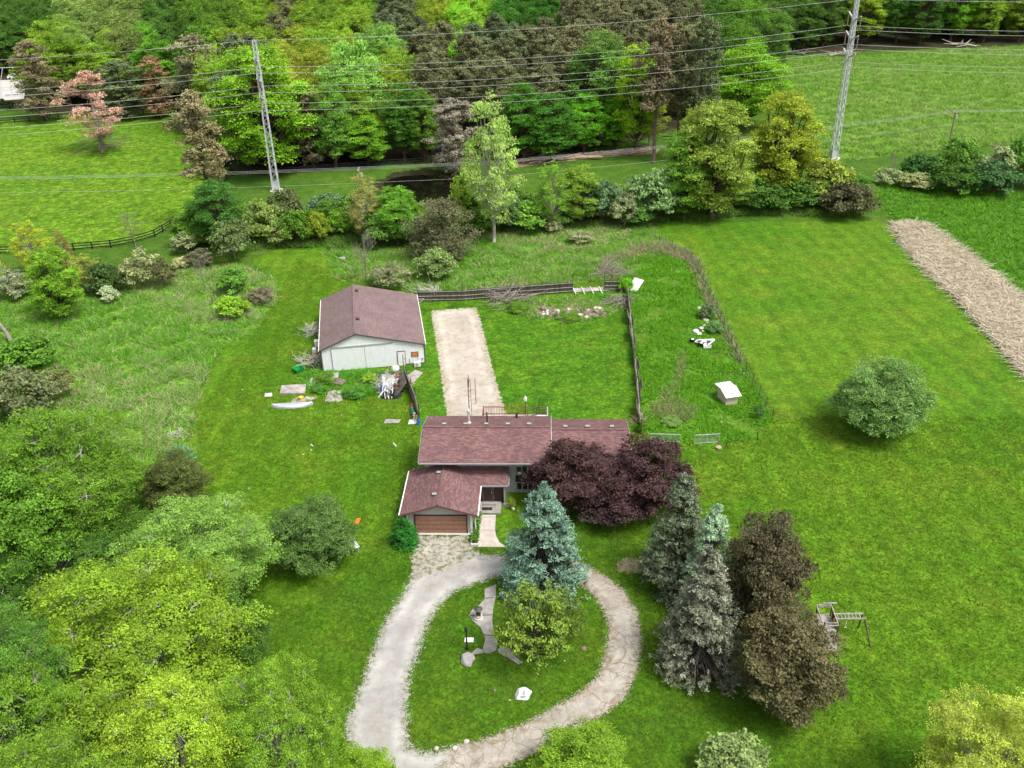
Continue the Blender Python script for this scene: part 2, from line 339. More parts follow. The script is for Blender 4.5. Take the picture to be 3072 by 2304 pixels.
sheet('garage_apron', [ap], .028, 'patchy_gravel', .35, .6)
# cracked part of the ring: intersection of ring and right half
def inter_sheet(name, out, hole, clip, z, mat, cell, margin):
    allp = np.array(out); lo = allp.min(0)-margin; hi = allp.max(0)+margin
    nx = int((hi[0]-lo[0])/cell)+2; ny = int((hi[1]-lo[1])/cell)+2
    X, Y = np.meshgrid(lo[0]+np.arange(nx)*cell, lo[1]+np.arange(ny)*cell); P = np.stack([X.ravel(), Y.ravel()], 1)
    sd = np.minimum(np.minimum(sdist(P, out), -sdist(P, hole)), sdist(P, clip))
    q = np.arange(nx*ny).reshape(ny, nx); F = np.stack([q[:-1, :-1], q[:-1, 1:], q[1:, 1:], q[1:, :-1]], -1).reshape(-1, 4)
    F = F[(sd[F] > -margin).any(1)]; used = np.unique(F); rm = np.zeros(nx*ny, int); rm[used] = np.arange(len(used))
    V = np.zeros((len(used), 3)); V[:, :2] = P[used]; V[:, 2] = z
    me = npmesh(name, V, rm[F]); me.materials.append(MATS[mat])
    me.attributes.new('sd', 'FLOAT', 'POINT').data.foreach_set('value', sd[used].astype(np.float32))
    o = link(name, me); o['kind'] = 'structure'
inter_sheet('cracked_driveway', D_out, D_in, DR_right, .032, 'old_concrete', .4, .5)
sheet('gravel_pad', [gp([(931, 672), (1028, 664), (1040, 700), (1062, 790), (1086, 872), (1100, 905), (1095, 925), (966, 925), (964, 890), (945, 760)])], .032, 'sand', .5, .8)
sheet('pond', [gp([(828, 395), (850, 384), (900, 378), (950, 380), (985, 392), (998, 412), (990, 430), (950, 445), (880, 450), (835, 430)])], .03, 'pond_water', 1, 2)
sheet('pond_bank', [gp([(815, 395), (850, 372), (920, 364), (990, 372), (1015, 400), (1010, 440), (960, 460), (870, 462), (820, 445)])], .024, 'forest_soil', 1, 2)
sheet('dirt_patch', [gp([(1326, 1216), (1350, 1204), (1385, 1208), (1398, 1222), (1380, 1238), (1340, 1238)])], .024, 'dry_dirt', .3, .5)
sheet('log_litter', [gp([(1110, 352), (1200, 338), (1300, 325), (1370, 318), (1425, 322), (1418, 332), (1300, 340), (1200, 352), (1120, 362)])], .024, 'wood_litter', .7, 1)
sheet('sand_patch', [gp([(628, 866), (640, 858), (670, 856), (690, 860), (660, 868), (632, 872)])], .028, 'sand', .25, .3)
sheet('dirt_strip', [gp([(1440, 540), (1480, 548), (1505, 580), (1520, 640), (1500, 600), (1480, 565), (1440, 552)])], .028, 'dry_dirt', .4, .8)

# ---------------------------------------------------------------- trees
rng = np.random.default_rng(7)
def unit(n, zmin=-1.):
    v = rng.normal(size=(n*3, 3)); v /= np.linalg.norm(v, axis=1)[:, None]; v = v[v[:, 2] > zmin]; return v[:n]
def leaves(name, C, N, size, var, mat='leaf', asp=.62):
    n = len(C); N = N/np.linalg.norm(N, axis=1)[:, None]; r = rng.normal(size=(n, 3)); t = np.cross(N, r); t /= np.linalg.norm(t, axis=1)[:, None]; b = np.cross(N, t)
    sz = (size*(.6+.8*rng.random(n)))[:, None]
    V = np.stack([C-t*sz, C-b*sz*asp, C+t*sz, C+b*sz*asp], 1).reshape(-1, 3)
    me = npmesh(name, V, np.arange(n*4).reshape(-1, 4)); me.materials.append(MATS[mat])
    me.attributes.new('var', 'FLOAT', 'FACE').data.foreach_set('value', var.astype(np.float32)); return me
def limb(m, a, b, r0, r1, sag=.1, n=5, seg=4):
    a = Vector(a); b = Vector(b); L = (b-a).length; off = Vector(rng.normal(size=3)*L*.06)
    pts = []; rs = []
    for i in range(seg+1):
        t = i/seg; p = a.lerp(b, t)+off*math.sin(PI*t); p.z += sag*L*(t*t-t); pts.append(p); rs.append(r0+(r1-r0)*t)
    m.tube(pts, rs, n)
def broadleaf(name, H, Rr, z0, nl=26, nc=900, lpc=16, ls=.15, cr=.34, barkm='bark', airy=0., top=1., twigs=60, zmin=-.55, zc=.42):
    cz = z0+(H-z0)*zc
    nl = int(nl*1.8); gi = np.arange(nl)+.5; lz = 1-(1-max(-1., zmin-.35))*gi/nl; la = gi*2.39996+rng.normal(size=nl)*.35; L = np.stack([np.sqrt(1-lz**2)*np.cos(la), np.sqrt(1-lz**2)*np.sin(la), lz], 1)+rng.normal(size=(nl, 3))*.1; L /= np.linalg.norm(L, axis=1)[:, None]; k = .45+.45*rng.random(nl)**.7; hzv = np.where(L[:, 2] > 0, H-cz, cz-z0*.5)
    lc = L*k[:, None]*Rr; lc[:, 2] = L[:, 2]*k*hzv+cz; lr = (.17+.15*rng.random(nl))*Rr*(1-airy*.2)
    # per lobe clumps
    id_ = rng.integers(0, nl, nc*2); d = unit(nc*2, -.45); d[:, 2] = d[:, 2]*.9+.1; cc = lc[id_]+d*(lr[id_]*(.55+.5*rng.random(nc*2)))[:, None]*np.array([1, 1, .85])
    e = (cc-np.array([0, 0, cz])); e[:, :2] /= Rr; e[:, 2] /= np.where(e[:, 2] > 0, H-cz, cz-z0*.4); rad = np.linalg.norm(e, axis=1); keep = (rad > .38-.3*airy)&(rad < 1.15)&(cc[:, 2] > .08*min(2, H))&((e[:, 2] > -.5)|(rad > .6))
    cc = cc[keep][:nc]; e = e[keep][:nc]; n = len(cc)
    dz = rng.normal(size=(n, lpc, 3))*cr*np.array([1, 1, .62]); dz[..., 2] = np.abs(dz[..., 2])*.8-cr*.15
    C = (cc[:, None, :]+dz).reshape(-1, 3)
    nr = rng.normal(size=(n*lpc, 3))*.75+np.repeat(e, lpc, 0)*.6+np.array([0, 0, .9])
    cv = rng.random(n); var = np.clip(np.repeat(cv, lpc)*.65+rng.random(n*lpc)*.35, 0, 1)
    crown = leaves(name+'_crown', C, nr, ls, var)
    m = M(); tr = .035*H*(.6 if airy else .8); top_ = Vector((rng.normal()*.2, rng.normal()*.2, z0+(H-z0)*.62))
    limb(m, (0, 0, -.1), (0, 0, z0*1.1), tr, tr*.8, 0, 8, 3); limb(m, (0, 0, z0*1.1), top_, tr*.8, tr*.25, 0, 6, 4)
    for i in range(nl):
        h = z0*.8+(lc[i][2]-z0)*.35; h = max(.25, min(h, top_.z)); limb(m, (0, 0, h), lc[i], tr*.38, tr*.12, .12, 5, 4)
    for i in rng.integers(0, n, twigs):
        j = np.argmin(((lc-cc[i])**2).sum(1)); limb(m, lc[j], cc[i], tr*.12, .012, .05, 4, 2)
    return crown, m.mesh(name+'_trunk', barkm, smooth=True)
def pine(name, H, Rr, z0, nb=90, ls=.17, tuft=13, dens=1.):
    m = M(); m.tube([(0, 0, -.1), (0, 0, H*.5), (0, 0, H*.97)], [.02*H, .014*H, .02], 7)
    C = []; N = []; V = []
    for i in range(nb):
        t = (i+rng.random())/nb; z = z0+(H*.97-z0)*t
        prof = (1-t)**.42*(.8+.2*math.sin(PI*min(1, t*1.5+.25)))*Rr*(.6+.6*rng.random()) if t < .99 else .2
        a = rng.random()*2*PI; Ln = prof*(.55+.6*rng.random())+.25; up = .18+.3*t+rng.normal()*.08
        e = np.array([math.cos(a)*Ln, math.sin(a)*Ln, z+up*Ln*.7]); b0 = np.array([0, 0, z])
        limb(m, b0, e, .05*(1-t)+.02, .015, .06, 4, 3)
        nt_ = int((4+Ln*5.0)*dens)
        for k in range(nt_):
            f = .35+.68*math.sqrt(rng.random()); p = b0+(e-b0)*f; side = np.array([-math.sin(a), math.cos(a), 0])*rng.normal()*Ln*.24*f
            p = p+side+np.array([0, 0, .1*rng.normal()+.1]); q = rng.normal(size=(tuft, 3))*np.array([.27, .27, .15]); q[:, 2] = np.abs(q[:, 2])
            C.append(p+q); N.append(rng.normal(size=(tuft, 3))*.7+np.array([0, 0, .8])); V.append(np.full(tuft, rng.random())*.6+rng.random(tuft)*.4)
    C = np.concatenate(C); return leaves(name+'_crown', C, np.concatenate(N), ls, np.concatenate(V), 'needle', .4), m.mesh(name+'_trunk', 'bark', smooth=True)
def padpine(name, H, Rr, z0, npad=52, ls=.12, mid=.42, barkm='bark', lean=0., flat=.36, bare=0):
    m = M(); m.tube([(0, 0, -.1), (.01*H, 0, H*.5), (0, 0, H*.95)], [.021*H, .014*H, .03], 7); C = []; N = []; V = []; zc = z0+(H-z0)*mid
    for i in range(npad):
        t = (i+rng.random())/npad; z = z0+(H-z0)*t; e = (z-zc)/(H-zc if z > zc else zc-z0+1.2); prof = Rr*math.sqrt(max(.03, 1-abs(e)**2.2))
        a = i*2.4+rng.normal()*.5; f = rng.uniform(.25, .92) if i < npad-3 else .1; r = prof*f; p = np.array([math.cos(a)*r, math.sin(a)*r, z+.12*r]); pr = (.20+.12*rng.random())*Rr*(1.15-.4*t)
        limb(m, (0, 0, max(.4, z-.35*r)), p, .06*(1.2-t), .03, .08, 5, 3); sh = rng.random()*.35
        for k in range(int(16+9*rng.random())):
            d = rng.normal(size=3); d /= np.linalg.norm(d); q = p+d*np.array([pr, pr, pr*flat*1.3])*rng.uniform(.5, 1.15); c = q+rng.normal(size=(13, 3))*np.array([.2, .2, .12])*Rr/4
            C.append(c); N.append(rng.normal(size=(13, 3))*.7+np.array([d[0]*.5, d[1]*.5, .9])); V.append(np.clip(sh+.35*rng.random()+.3*rng.random(13)+.12*d[2], 0, 1))  # tufts on top of each pad lighter, those underneath darker
            if rng.random() < .15: limb(m, p, q, .02, .008, 0, 3, 1)
    for i in range(bare):
        z = z0*(.3+.9*rng.random()); a = rng.random()*6.3; L = Rr*(.5+.6*rng.random()); limb(m, (0, 0, z), (math.cos(a)*L, math.sin(a)*L, z-.1*L), .04, .012, -.1, 4, 3)
    return leaves(name+'_crown', np.concatenate(C), np.concatenate(N), ls, np.concatenate(V), 'needle', .5), m.mesh(name+'_trunk', barkm, smooth=True)
def spruce(name, H, Rr, z0, n=2600, ls=.16, tuft=9, power=.8, bulge=0.):
    m = M(); m.tube([(0, 0, -.1), (0, 0, H*.6), (0, 0, H*.99)], [.022*H, .013*H, .015], 7)
    C = []; N = []; V = []
    for i in range(int(n*.16)):
        t = rng.random()**1.3; z = z0+(H-z0)*t*.96; r = Rr*(1-t)**power*.85+.05; a = rng.random()*2*PI
        limb(m, (0, 0, z), (math.cos(a)*r, math.sin(a)*r, z-.12*r), .03, .01, -.05, 4, 2)
    nbr = 130; bz = rng.random(nbr)**1.35; ba = rng.random(nbr)*2*PI; bl = .82+.3*rng.random(nbr)
    for i in range(n):
        j = rng.integers(0, nbr); t = bz[j]; a = ba[j]+rng.normal()*(.16+.25*t); R_ = (Rr*(1-t)**power*(1+bulge*math.sin(PI*t))+.12)*bl[j]
        f = .3+.72*rng.random()**.6; r = R_*f; z = z0+(H-z0)*t*.97+.12*r*(f-.6)-.18*r+rng.normal()*.10
        if z < .1: z = .1+rng.random()*.2
        p = np.array([math.cos(a)*r, math.sin(a)*r, z]); o = np.array([math.cos(a), math.sin(a), .15])
        q = o*rng.uniform(-.2, .2, (tuft, 1))+rng.normal(size=(tuft, 3))*np.array([.075, .075, .055]); C.append(p+q)
        N.append(rng.normal(size=(tuft, 3))*.6+np.array([o[0]*.5, o[1]*.5, .9])); V.append(np.clip(np.full(tuft, .95*f*rng.random())+rng.random(tuft)*.15-.05, 0, 1))  # inner tufts coloured darker, tips lighter: crown shade painted into the needles
    # leader
    p = np.stack([rng.normal(size=60)*.05, rng.normal(size=60)*.05, H-rng.random(60)*.9], 1); C.append(p); N.append(rng.normal(size=(60, 3))+np.array([0, 0, .5])); V.append(rng.random(60))
    return leaves(name+'_crown', np.concatenate(C), np.concatenate(N), ls, np.concatenate(V), 'needle', .35), m.mesh(name+'_trunk', 'bark_dark', smooth=True)
def baretree(name, H, Rr, n=26, r0=.09, barkm='bark_grey', sub=5):
    m = M(); m.tube([(0, 0, -.1), (.05*H, 0, H*.5), (.03*H, .03*H, H*.9)], [r0, r0*.65, .015], 6)
    for i in range(n):
        t = .25+.7*rng.random(); a = rng.random()*2*PI; L = Rr*(1.15-t*.6)*(.6+.5*rng.random()); p0 = Vector((.05*H*min(1, t*2), 0, H*.9*t)); e = p0+Vector((math.cos(a)*L, math.sin(a)*L, L*(.7+.5*rng.random())))
        limb(m, p0, e, r0*.35*(1.1-t), .014, .1, 4, 3)
        for k in range(sub):
            f = .35+.6*rng.random(); q = p0.lerp(e, f); m.tube([q, q+Vector(rng.normal(size=3)*L*.22)+Vector((0, 0, L*.2))], [.018, .008], 3, False)
    return m.mesh(name, barkm)
T = {}
T['maple'] = [broadleaf('maple%d' % i, 12, 5, 1.2, 40, 2100, 18, .105, .27) for i in range(3)]
T['oval'] = [broadleaf('oval%d' % i, 14, 4.2, .8, 46, 2200, 18, .098, .25) for i in range(3)]
T['airy'] = [broadleaf('airy%d' % i, 12, 4.5, 2.0, 34, 900, 18, .10, .24, 'bark_pale', 1., twigs=160) for i in range(2)]
T['bush'] = [broadleaf('bush%d' % i, 2.6, 1.9, .15, 18, 420, 13, .10, .17, twigs=30, zmin=-.2) for i in range(3)]
T['loose'] = [broadleaf('loose%d' % i, 3.2, 2., .3, 16, 230, 13, .11, .17, 'bark_grey', 1., twigs=90, zmin=-.2) for i in range(2)]
T['near'] = [broadleaf('near%d' % i, 12, 5.5, 1.2, 60, 4200, 26, .062, .19, 'bark_pale', .45, twigs=520) for i in range(3)]
T['round'] = [broadleaf('round%d' % i, 6.6, 4.2, .5, 44, 3300, 18, .07, .17, 'bark', 0., twigs=60, zmin=-.45) for i in range(2)]
T['plum'] = [broadleaf('plum%d' % i, 6.4, 3.6, .9, 26, 1500, 15, .10, .2, 'bark_dark', .25, twigs=90, zmin=-.45) for i in range(2)]
T['pine'] = [padpine('pine%d' % i, 17, 4.3, 1.5, 62, .16, (.35, .42, .5)[i], bare=8) for i in range(3)]
T['tallpine'] = [padpine('tallpine%d' % i, 18, 4.2, 7, 48, .16, .4, bare=26) for i in range(3)]
T['dwarfpine'] = [padpine('dwarfpine', 9, 5.2, .3, 64, .13, .3, flat=.6)]
T['deadpine'] = [padpine('deadpine', 14, 4.4, 3, 30, .14, .5, 'bark_grey', bare=70)]
T['spruce'] = [spruce('spruce%d' % i, 9.5, 2.9, .5, 3300, .10, 11, .72, .15) for i in range(2)]
T['bronze'] = [broadleaf('bronze%d' % i, 7.5, 3.3, .2, 40, 2500, 15, .085, .17, 'bark_dark', .15, twigs=60, zmin=-.5) for i in range(2)]
T['bare'] = [(None, baretree('bare%d' % i, 6, 2., 24)) for i in range(2)]
T['crab'] = [broadleaf('crab', 4.6, 3., .15, 30, 430, 12, .08, .15, 'bark_dark', 1., twigs=420, zmin=-.3)]
T['arbor'] = [spruce('arbor', 2.9, 1.05, .1, 1500, .075, 9, .42, .2)]
SIZE = {'maple': (12, 5), 'oval': (14, 4.2), 'airy': (12, 4.5), 'bush': (2.6, 1.9), 'loose': (3.2, 2.), 'near': (12, 5.5), 'round': (6.6, 4.2), 'plum': (6.4, 3.6),
        'pine': (17, 3.6), 'tallpine': (18, 3.6), 'spruce': (9.5, 2.9), 'bronze': (7.5, 3.3), 'crab': (4.6, 3.), 'bare': (6, 2.1), 'arbor': (2.9, 1.05)}
NAMES = {'maple': 'broadleaf_tree', 'oval': 'broadleaf_tree', 'airy': 'broadleaf_tree', 'bush': 'shrub', 'loose': 'shrub', 'near': 'broadleaf_tree', 'round': 'ornamental_tree', 'plum': 'purple_leaf_tree',
         'pine': 'pine_tree', 'tallpine': 'pine_tree', 'spruce': 'spruce_tree', 'bronze': 'bronze_leaf_tree', 'dwarfpine': 'pine_tree', 'deadpine': 'pine_tree', 'bare': 'bare_tree', 'crab': 'small_fruit_tree', 'arbor': 'clipped_evergreen'}
for k_, v_ in T.items():                                  # true size of each crown template
    if v_[0][0] is None: continue
    hs_, rs_ = [], []
    for cr_, tk_ in v_:
        a_ = np.empty(len(cr_.vertices)*3, np.float32); cr_.vertices.foreach_get('co', a_); a_ = a_.reshape(-1, 3); hs_.append(np.percentile(a_[:, 2], 99.8)); rs_.append(np.percentile(np.hypot(a_[:, 0], a_[:, 1]), 97))
    SIZE[k_] = (float(np.mean(hs_)), float(np.mean(rs_)))
CATS = {'bush': 'shrub', 'loose': 'shrub', 'arbor': 'shrub'}
PLACED = []
def plant(kind, x, y, h, r, col, label, group=None, cv=.06, trunkmat=None):
    H0, R0 = SIZE[kind]; me = T[kind][int(rng.integers(0, len(T[kind])))]
    e = thing(NAMES[kind], label, CATS.get(kind, 'tree'), (x, y, 0), float(rng.random()*2*PI), group)
    e.scale = (r/R0, r/R0, h/H0); PLACED.append((x, y, r))
    link('trunk', me[1], e)
    if me[0] is not None: link('foliage' if CATS.get(kind) else 'crown', me[0], e, color=(lambda f_: [max(.004, c*f_*(1+.015*rng.normal())) for c in col])(1+cv*rng.normal()))
    return e
LOWZ = {'dwarfpine': .04, 'deadpine': .12, 'crab': .1, 'bush': .1, 'loose': .15, 'arbor': .05, 'pine': .1, 'tallpine': .45, 'spruce': .05, 'airy': .2, 'oval': .1, 'maple': .14, 'near': .18, 'round': .08, 'plum': .1, 'bronze': .02, 'bare': 0}
def tree(kind, x, top, bot, w, col, label, group=None, **k):   # read from the photo: crown axis x, top and bottom line, width
    P = g(x, bot); y = P[1]; X = P[0]; h = 5.
    for _ in range(12):
        u, v, z = proj((X, y, h*.5)); r = w*K/2/FP*z
        low = LOWZ[kind]*h; rr = r*.72 if kind not in ('tallpine', 'bare') else .15*r
        if kind in ('pine', 'deadpine'): rr = r*.5
        G = g(x, bot, low); y = G[1]+rr; h = hpix(X, y, top)/1.02; h = max(.4, h)
        # keep the axis on the picture column at mid height
        q = proj((X, y, h*.5)); X += (x-q[0])*K/FP*q[2]
    return plant(kind, X, y, h, r, col, label, group, **k)
LG = (.165, .265, .026); G_ = (.095, .19, .022); DG = (.065, .14, .022); YG = (.225, .31, .03); OL = (.165, .235, .06); PB = (.135, .142, .065); PG = (.115, .15, .068)
WB = (.26, .295, .15); BS = (.145, .245, .17); GS = (.17, .175, .13); PU = (.070, .040, .040); BZ = (.085, .062, .032); RB = (.33, .15, .09); GB = (.14, .135, .09)
BG = (.065, .17, .022); DO = (.10, .13, .035)
def sc(c, f): return tuple(v*f for v in c)
# --- front yard and foreground
TL = [
 ('near', 140, 895, 1215, 360, (.125, .235, .022), 'large light green tree at the left edge, below the tall meadow'),
 ('maple', 60, 1000, 1290, 260, G_, 'mid green tree at the left edge, behind the yellow-green foreground crown'),
 ('round', 375, 985, 1118, 150, DO, 'small dark green tree at the meadow corner, right of the large left tree'),
 ('near', 432, 1092, 1350, 320, (.155, .27, .05), 'wide pale green tree standing left of the round olive-green tree'),
 ('loose', 70, 1180, 1300, 190, OL, 'pale olive shrubby tree at the left edge above the foreground crown'),
 ('near', 290, 1250, 1640, 480, (.185, .30, .026), 'biggest yellow-green foreground tree with pale branches, lower left'),
 ('near', 20, 1290, 1720, 260, (.10, .22, .035), 'deep green tree cut by the left edge beside the biggest foreground tree'),
 ('near', 385, 1490, 1830, 330, (.205, .315, .03), 'yellow-green tree with bare pale limbs at the bottom edge, left corner side'),
 ('near', 600, 1440, 1760, 260, (.15, .265, .026), 'rounded yellow-green tree at the bottom edge closest to the gravel drive'),
 ('loose', 490, 1365, 1465, 120, G_, 'small green shrub tucked between lawn and foreground crowns'),
 ('near', 150, 1600, 2000, 330, (.145, .25, .026), 'lowest yellow-green crown at the bottom left corner'),
 ('near', 120, 1140, 1330, 300, (.065, .15, .022), 'darkened green crown filling the gap above the biggest foreground tree'),  # this and the next two fillers coloured dark as shaded gaps between crowns
 ('maple', 300, 1120, 1260, 170, (.075, .16, .022), 'darkened green crown between the large left tree and the wide pale green tree'),
 ('maple', 500, 1300, 1470, 170, (.07, .15, .022), 'darkened green crown between the wide pale green tree and the biggest foreground tree'),
 ('near', 40, 1420, 1800, 280, (.14, .25, .025), 'light green crown at the left edge below the biggest foreground tree'),
 ('maple', 790, 1622, 1780, 140, (.17, .28, .022), 'bright green tree top at the bottom edge where the drive leaves the photo'),
 ('maple', 1252, 1592, 1760, 200, (.16, .28, .026), 'bright green tree top at the bottom edge below the driveway loop'),
 ('bush', 1582, 1606, 1720, 150, (.22, .30, .11), 'pale grey-green shrub at the bottom edge right of the drive'),
 ('near', 2160, 1530, 1860, 330, (.33, .40, .06), 'lemon yellow tree cut by the bottom right corner'),
 ('round', 672, 1088, 1256, 188, (.10, .18, .045), 'round olive-green tree on the lawn left of the garage'),
 ('arbor', 873, 1118, 1186, 58, (.03, .16, .02), 'clipped rounded evergreen at the left corner of the garage'),
 ('round', 1905, 785, 960, 203, (.135, .24, .065), 'round pale green tree alone on the right lawn'),
 ('spruce', 1172, 1043, 1300, 184, BS, 'tall blue spruce on the driveway island in front of the house'),
 ('plum', 1240, 958, 1128, 195, PU, 'purple-leaved tree against the right wing, left one'),
 ('plum', 1402, 958, 1136, 195, PU, 'purple-leaved tree at the right end of the wing, right one'),
 ('plum', 1322, 1005, 1142, 190, sc(PU, .95), 'low purple-leaved tree between the two taller purple ones'),
 ('spruce', 1470, 1022, 1290, 165, (.125, .16, .095), 'tall grey-green spruce with a brown tip at the back of the conifer group'),
 ('spruce', 1537, 1088, 1345, 130, (.27, .38, .25), 'small pale green spruce in the middle of the conifer group'),
 ('spruce', 1522, 1182, 1480, 185, (.185, .20, .14), 'grey spruce with bare lower branches at the front of the conifer group'),
 ('bronze', 1652, 1112, 1430, 195, (.092, .084, .046), 'reddish-brown leaved tree behind the grey spruce'),
 ('bronze', 1702, 1330, 1595, 225, (.110, .106, .050), 'olive-brown leaved tree left of the wooden playset'),
 ('crab', 1152, 1266, 1462, 178, (.165, .25, .04), 'sprawling yellow-green small tree with dark bare twigs on the driveway island'),
 ('crab', 1210, 1275, 1402, 110, (.13, .19, .035), 'denser olive small tree under the blue spruce on the driveway island'),
# --- behind the house, hedgerow
 ('bush', 940, 538, 606, 88, (.17, .24, .08), 'pale green bush in front of the brown hedgerow pine'),
 ('dwarfpine', 955, 430, 575, 160, (.125, .135, .065), 'bushy brown pine standing out in front of the hedgerow'),
 ('bare', 785, 488, 612, 80, OL, 'leafless grey tree behind the white barn'),
 ('loose', 840, 570, 625, 90, (.22, .235, .12), 'pale dry shrub behind the barn roof'),
 ('loose', 1255, 500, 530, 60, WB, 'low white-flowered shrub on the rough grass behind the yard'),
 ('bush', 1195, 474, 506, 36, WB, 'tiny cream-flowered bush at the hedgerow foot'),
 ('oval', 466, 388, 535, 115, (.07, .18, .03), 'leafy green tree at the bend of the black rail fence'),
 ('loose', 412, 440, 500, 60, (.16, .32, .03), 'bright sapling clump beside the rail fence bend'),
 ('loose', 500, 470, 560, 95, (.12, .17, .06), 'greyish shrub at the left end of the hedgerow'),
 ('bush', 560, 430, 525, 90, OL, 'olive shrub below the left lattice pylon'),
 ('bush', 615, 408, 500, 85, (.11, .14, .055), 'small dark pine at the foot of the left pylon'),
 ('bush', 640, 452, 530, 75, G_, 'green shrub right of the small dark pine'),
 ('loose', 600, 480, 535, 70, OL, 'loose olive shrub under the small dark pine'),
 ('bush', 710, 420, 500, 105, (.11, .19, .10), 'blue-green shrub left of the pond'),
 ('bush', 686, 455, 525, 50, YG, 'yellow-green bush in front of the blue-green shrub'),
 ('bush', 728, 446, 512, 68, (.17, .33, .03), 'bright green rounded bush left of the pond'),
 ('airy', 790, 372, 510, 80, (.26, .25, .08), 'thin yellowish sapling tree left of the pond'),
 ('oval', 855, 403, 530, 95, (.13, .29, .03), 'bright green tree in front of the pond'),
 ('bush', 818, 450, 535, 80, (.12, .22, .04), 'mid green shrub below the thin yellowish tree'),
 ('airy', 1062, 193, 480, 135, (.27, .36, .10), 'tall pale yellow-green tree with white trunk in mid hedgerow'),
 ('bush', 1012, 362, 485, 85, (.21, .30, .04), 'yellow-green shrub at the right shore of the pond'),
 ('bush', 1080, 385, 480, 90, (.19, .30, .04), 'light shrub at the foot of the white-trunked tree'),
 ('bush', 1100, 420, 500, 80, (.11, .18, .07), 'grey-green shrub right of the white-trunked tree'),
 ('bush', 1142, 432, 505, 100, (.15, .30, .04), 'bright green shrub in the middle of the hedgerow'),
 ('bush', 1045, 450, 510, 70, G_, 'dark green shrub right of the brown hedgerow pine'),
 ('airy', 1192, 343, 480, 75, (.18, .32, .04), 'slender bright green sapling in the hedgerow'),
 ('bush', 1210, 438, 495, 65, DG, 'dark green bush under the slender sapling'),
 ('oval', 1252, 355, 485, 95, (.19, .31, .04), 'yellow-green small tree left of the white-flowered shrubs'),
 ('bush', 1300, 388, 485, 90, (.10, .18, .08), 'dark shrub with pale blossom, left of the whitest bush'),
 ('loose', 1350, 410, 488, 62, WB, 'whitest flowering bush in the hedgerow'),
 ('bush', 1412, 362, 485, 115, (.17, .26, .10), 'pale green flowering shrub, right end of the low hedgerow'),
 ('bush', 1375, 430, 490, 80, (.10, .22, .04), 'green bush between two pale flowering shrubs'),
 ('oval', 1482, 288, 470, 120, (.12, .24, .03), 'fresh green tree left of the olive hedgerow tree'),
 ('oval', 1545, 212, 468, 175, (.19, .27, .045), 'large olive-yellow tree with visible limbs in the hedgerow'),
 ('oval', 1500, 240, 450, 110, (.20, .27, .045), 'olive-yellow tree just left behind the large hedgerow tree'),
 ('oval', 1692, 193, 430, 155, (.235, .29, .03), 'tall golden-green tree left of the right pylon'),
 ('bush', 1655, 390, 462, 110, DG, 'dark green shrub under the golden-green tree, left side'),
 ('bush', 1725, 385, 455, 110, DG, 'dark green shrub under the golden-green tree, right side'),
 ('bush', 1795, 345, 445, 120, (.23, .29, .05), 'olive-yellow shrub at the foot of the right pylon'),
 ('bush', 1832, 395, 475, 115, (.10, .105, .05), 'brown leaning shrub with exposed roots at the hedgerow end'),
 ('bare', 1931, 325, 392, 42, GB, 'leafless grey shrub at the left tip of the right hedgerow'),
 ('loose', 1925, 362, 402, 75, WB, 'cream-flowered bush at the left tip of the right hedgerow'),
 ('bush', 1982, 372, 415, 75, (.26, .29, .13), 'cream-flowered bush, second from the tip of the right hedgerow'),
 ('bush', 1990, 332, 400, 95, (.055, .13, .03), 'dark green bush behind the cream-flowered bushes'),
 ('bush', 2072, 297, 385, 95, (.10, .21, .03), 'tallest green bush in the right hedgerow below the wooden pole'),
 ('bush', 2065, 355, 425, 105, DG, 'dark green bush at the front of the right hedgerow'),
 ('loose', 2160, 308, 400, 95, WB, 'white-blossomed tall bush in the right hedgerow'),
 ('bush', 2150, 350, 425, 105, (.07, .15, .05), 'dull green bush near the right edge of the photo'),
 ('bush', 2205, 300, 405, 90, (.09, .20, .03), 'green bush cut by the right edge of the photo'),
 ('bush', 2290, 310, 415, 130, G_, 'green bush beyond the right edge end of the hedgerow'),
# --- left meadow edge
 ('airy', 65, 476, 585, 80, (.30, .36, .03), 'yellow tree in front of the black rail fence, far left'),
 ('airy', 137, 495, 580, 42, (.22, .18, .06), 'thin reddish-olive sapling by the black rail fence'),
 ('oval', 118, 532, 690, 112, (.15, .27, .025), 'bright green tree on the meadow with its trunk showing'),
 ('bush', 32, 584, 650, 76, (.25, .29, .17), 'greyish white-flowered bush at the left edge of the meadow'),
 ('airy', 182, 548, 625, 82, (.26, .30, .05), 'airy yellow-olive small tree right of the bright meadow tree'),
 ('bush', 228, 566, 640, 90, (.08, .14, .04), 'dark green bush behind the small white meadow bush'),
 ('loose', 302, 538, 622, 95, (.26, .29, .13), 'large cream-flowered bush at the top of the meadow'),
 ('loose', 350, 556, 618, 60, (.13, .13, .06), 'brown twiggy bush right of the large cream-flowered bush'),
 ('bush', 390, 556, 584, 38, (.38, .40, .20), 'small cream bush at the meadow top, furthest right of three'),
 ('loose', 428, 538, 578, 65, GB, 'grey leafless thicket near the hedgerow end'),
 ('bush', 235, 616, 658, 42, (.36, .42, .27), 'small round white-flowered bush standing alone in the meadow'),
 ('bare', 437, 545, 630, 46, GB, 'leafless sapling at the meadow top'),
 ('bare', 285, 452, 535, 66, GB, 'leafless forked tree along the black rail fence'),
 ('loose', 400, 500, 548, 65, (.26, .30, .15), 'pale shrub inside the rail fence bend'),
 ('bush', 500, 578, 640, 68, (.12, .26, .04), 'green bush with dark twigs at the mown edge of the meadow'),
 ('loose', 562, 622, 656, 58, (.17, .14, .10), 'reddish dry thicket on the mown edge'),
 ('bush', 502, 640, 690, 74, (.20, .34, .03), 'yellow-green bush above a heap of dry sticks'),
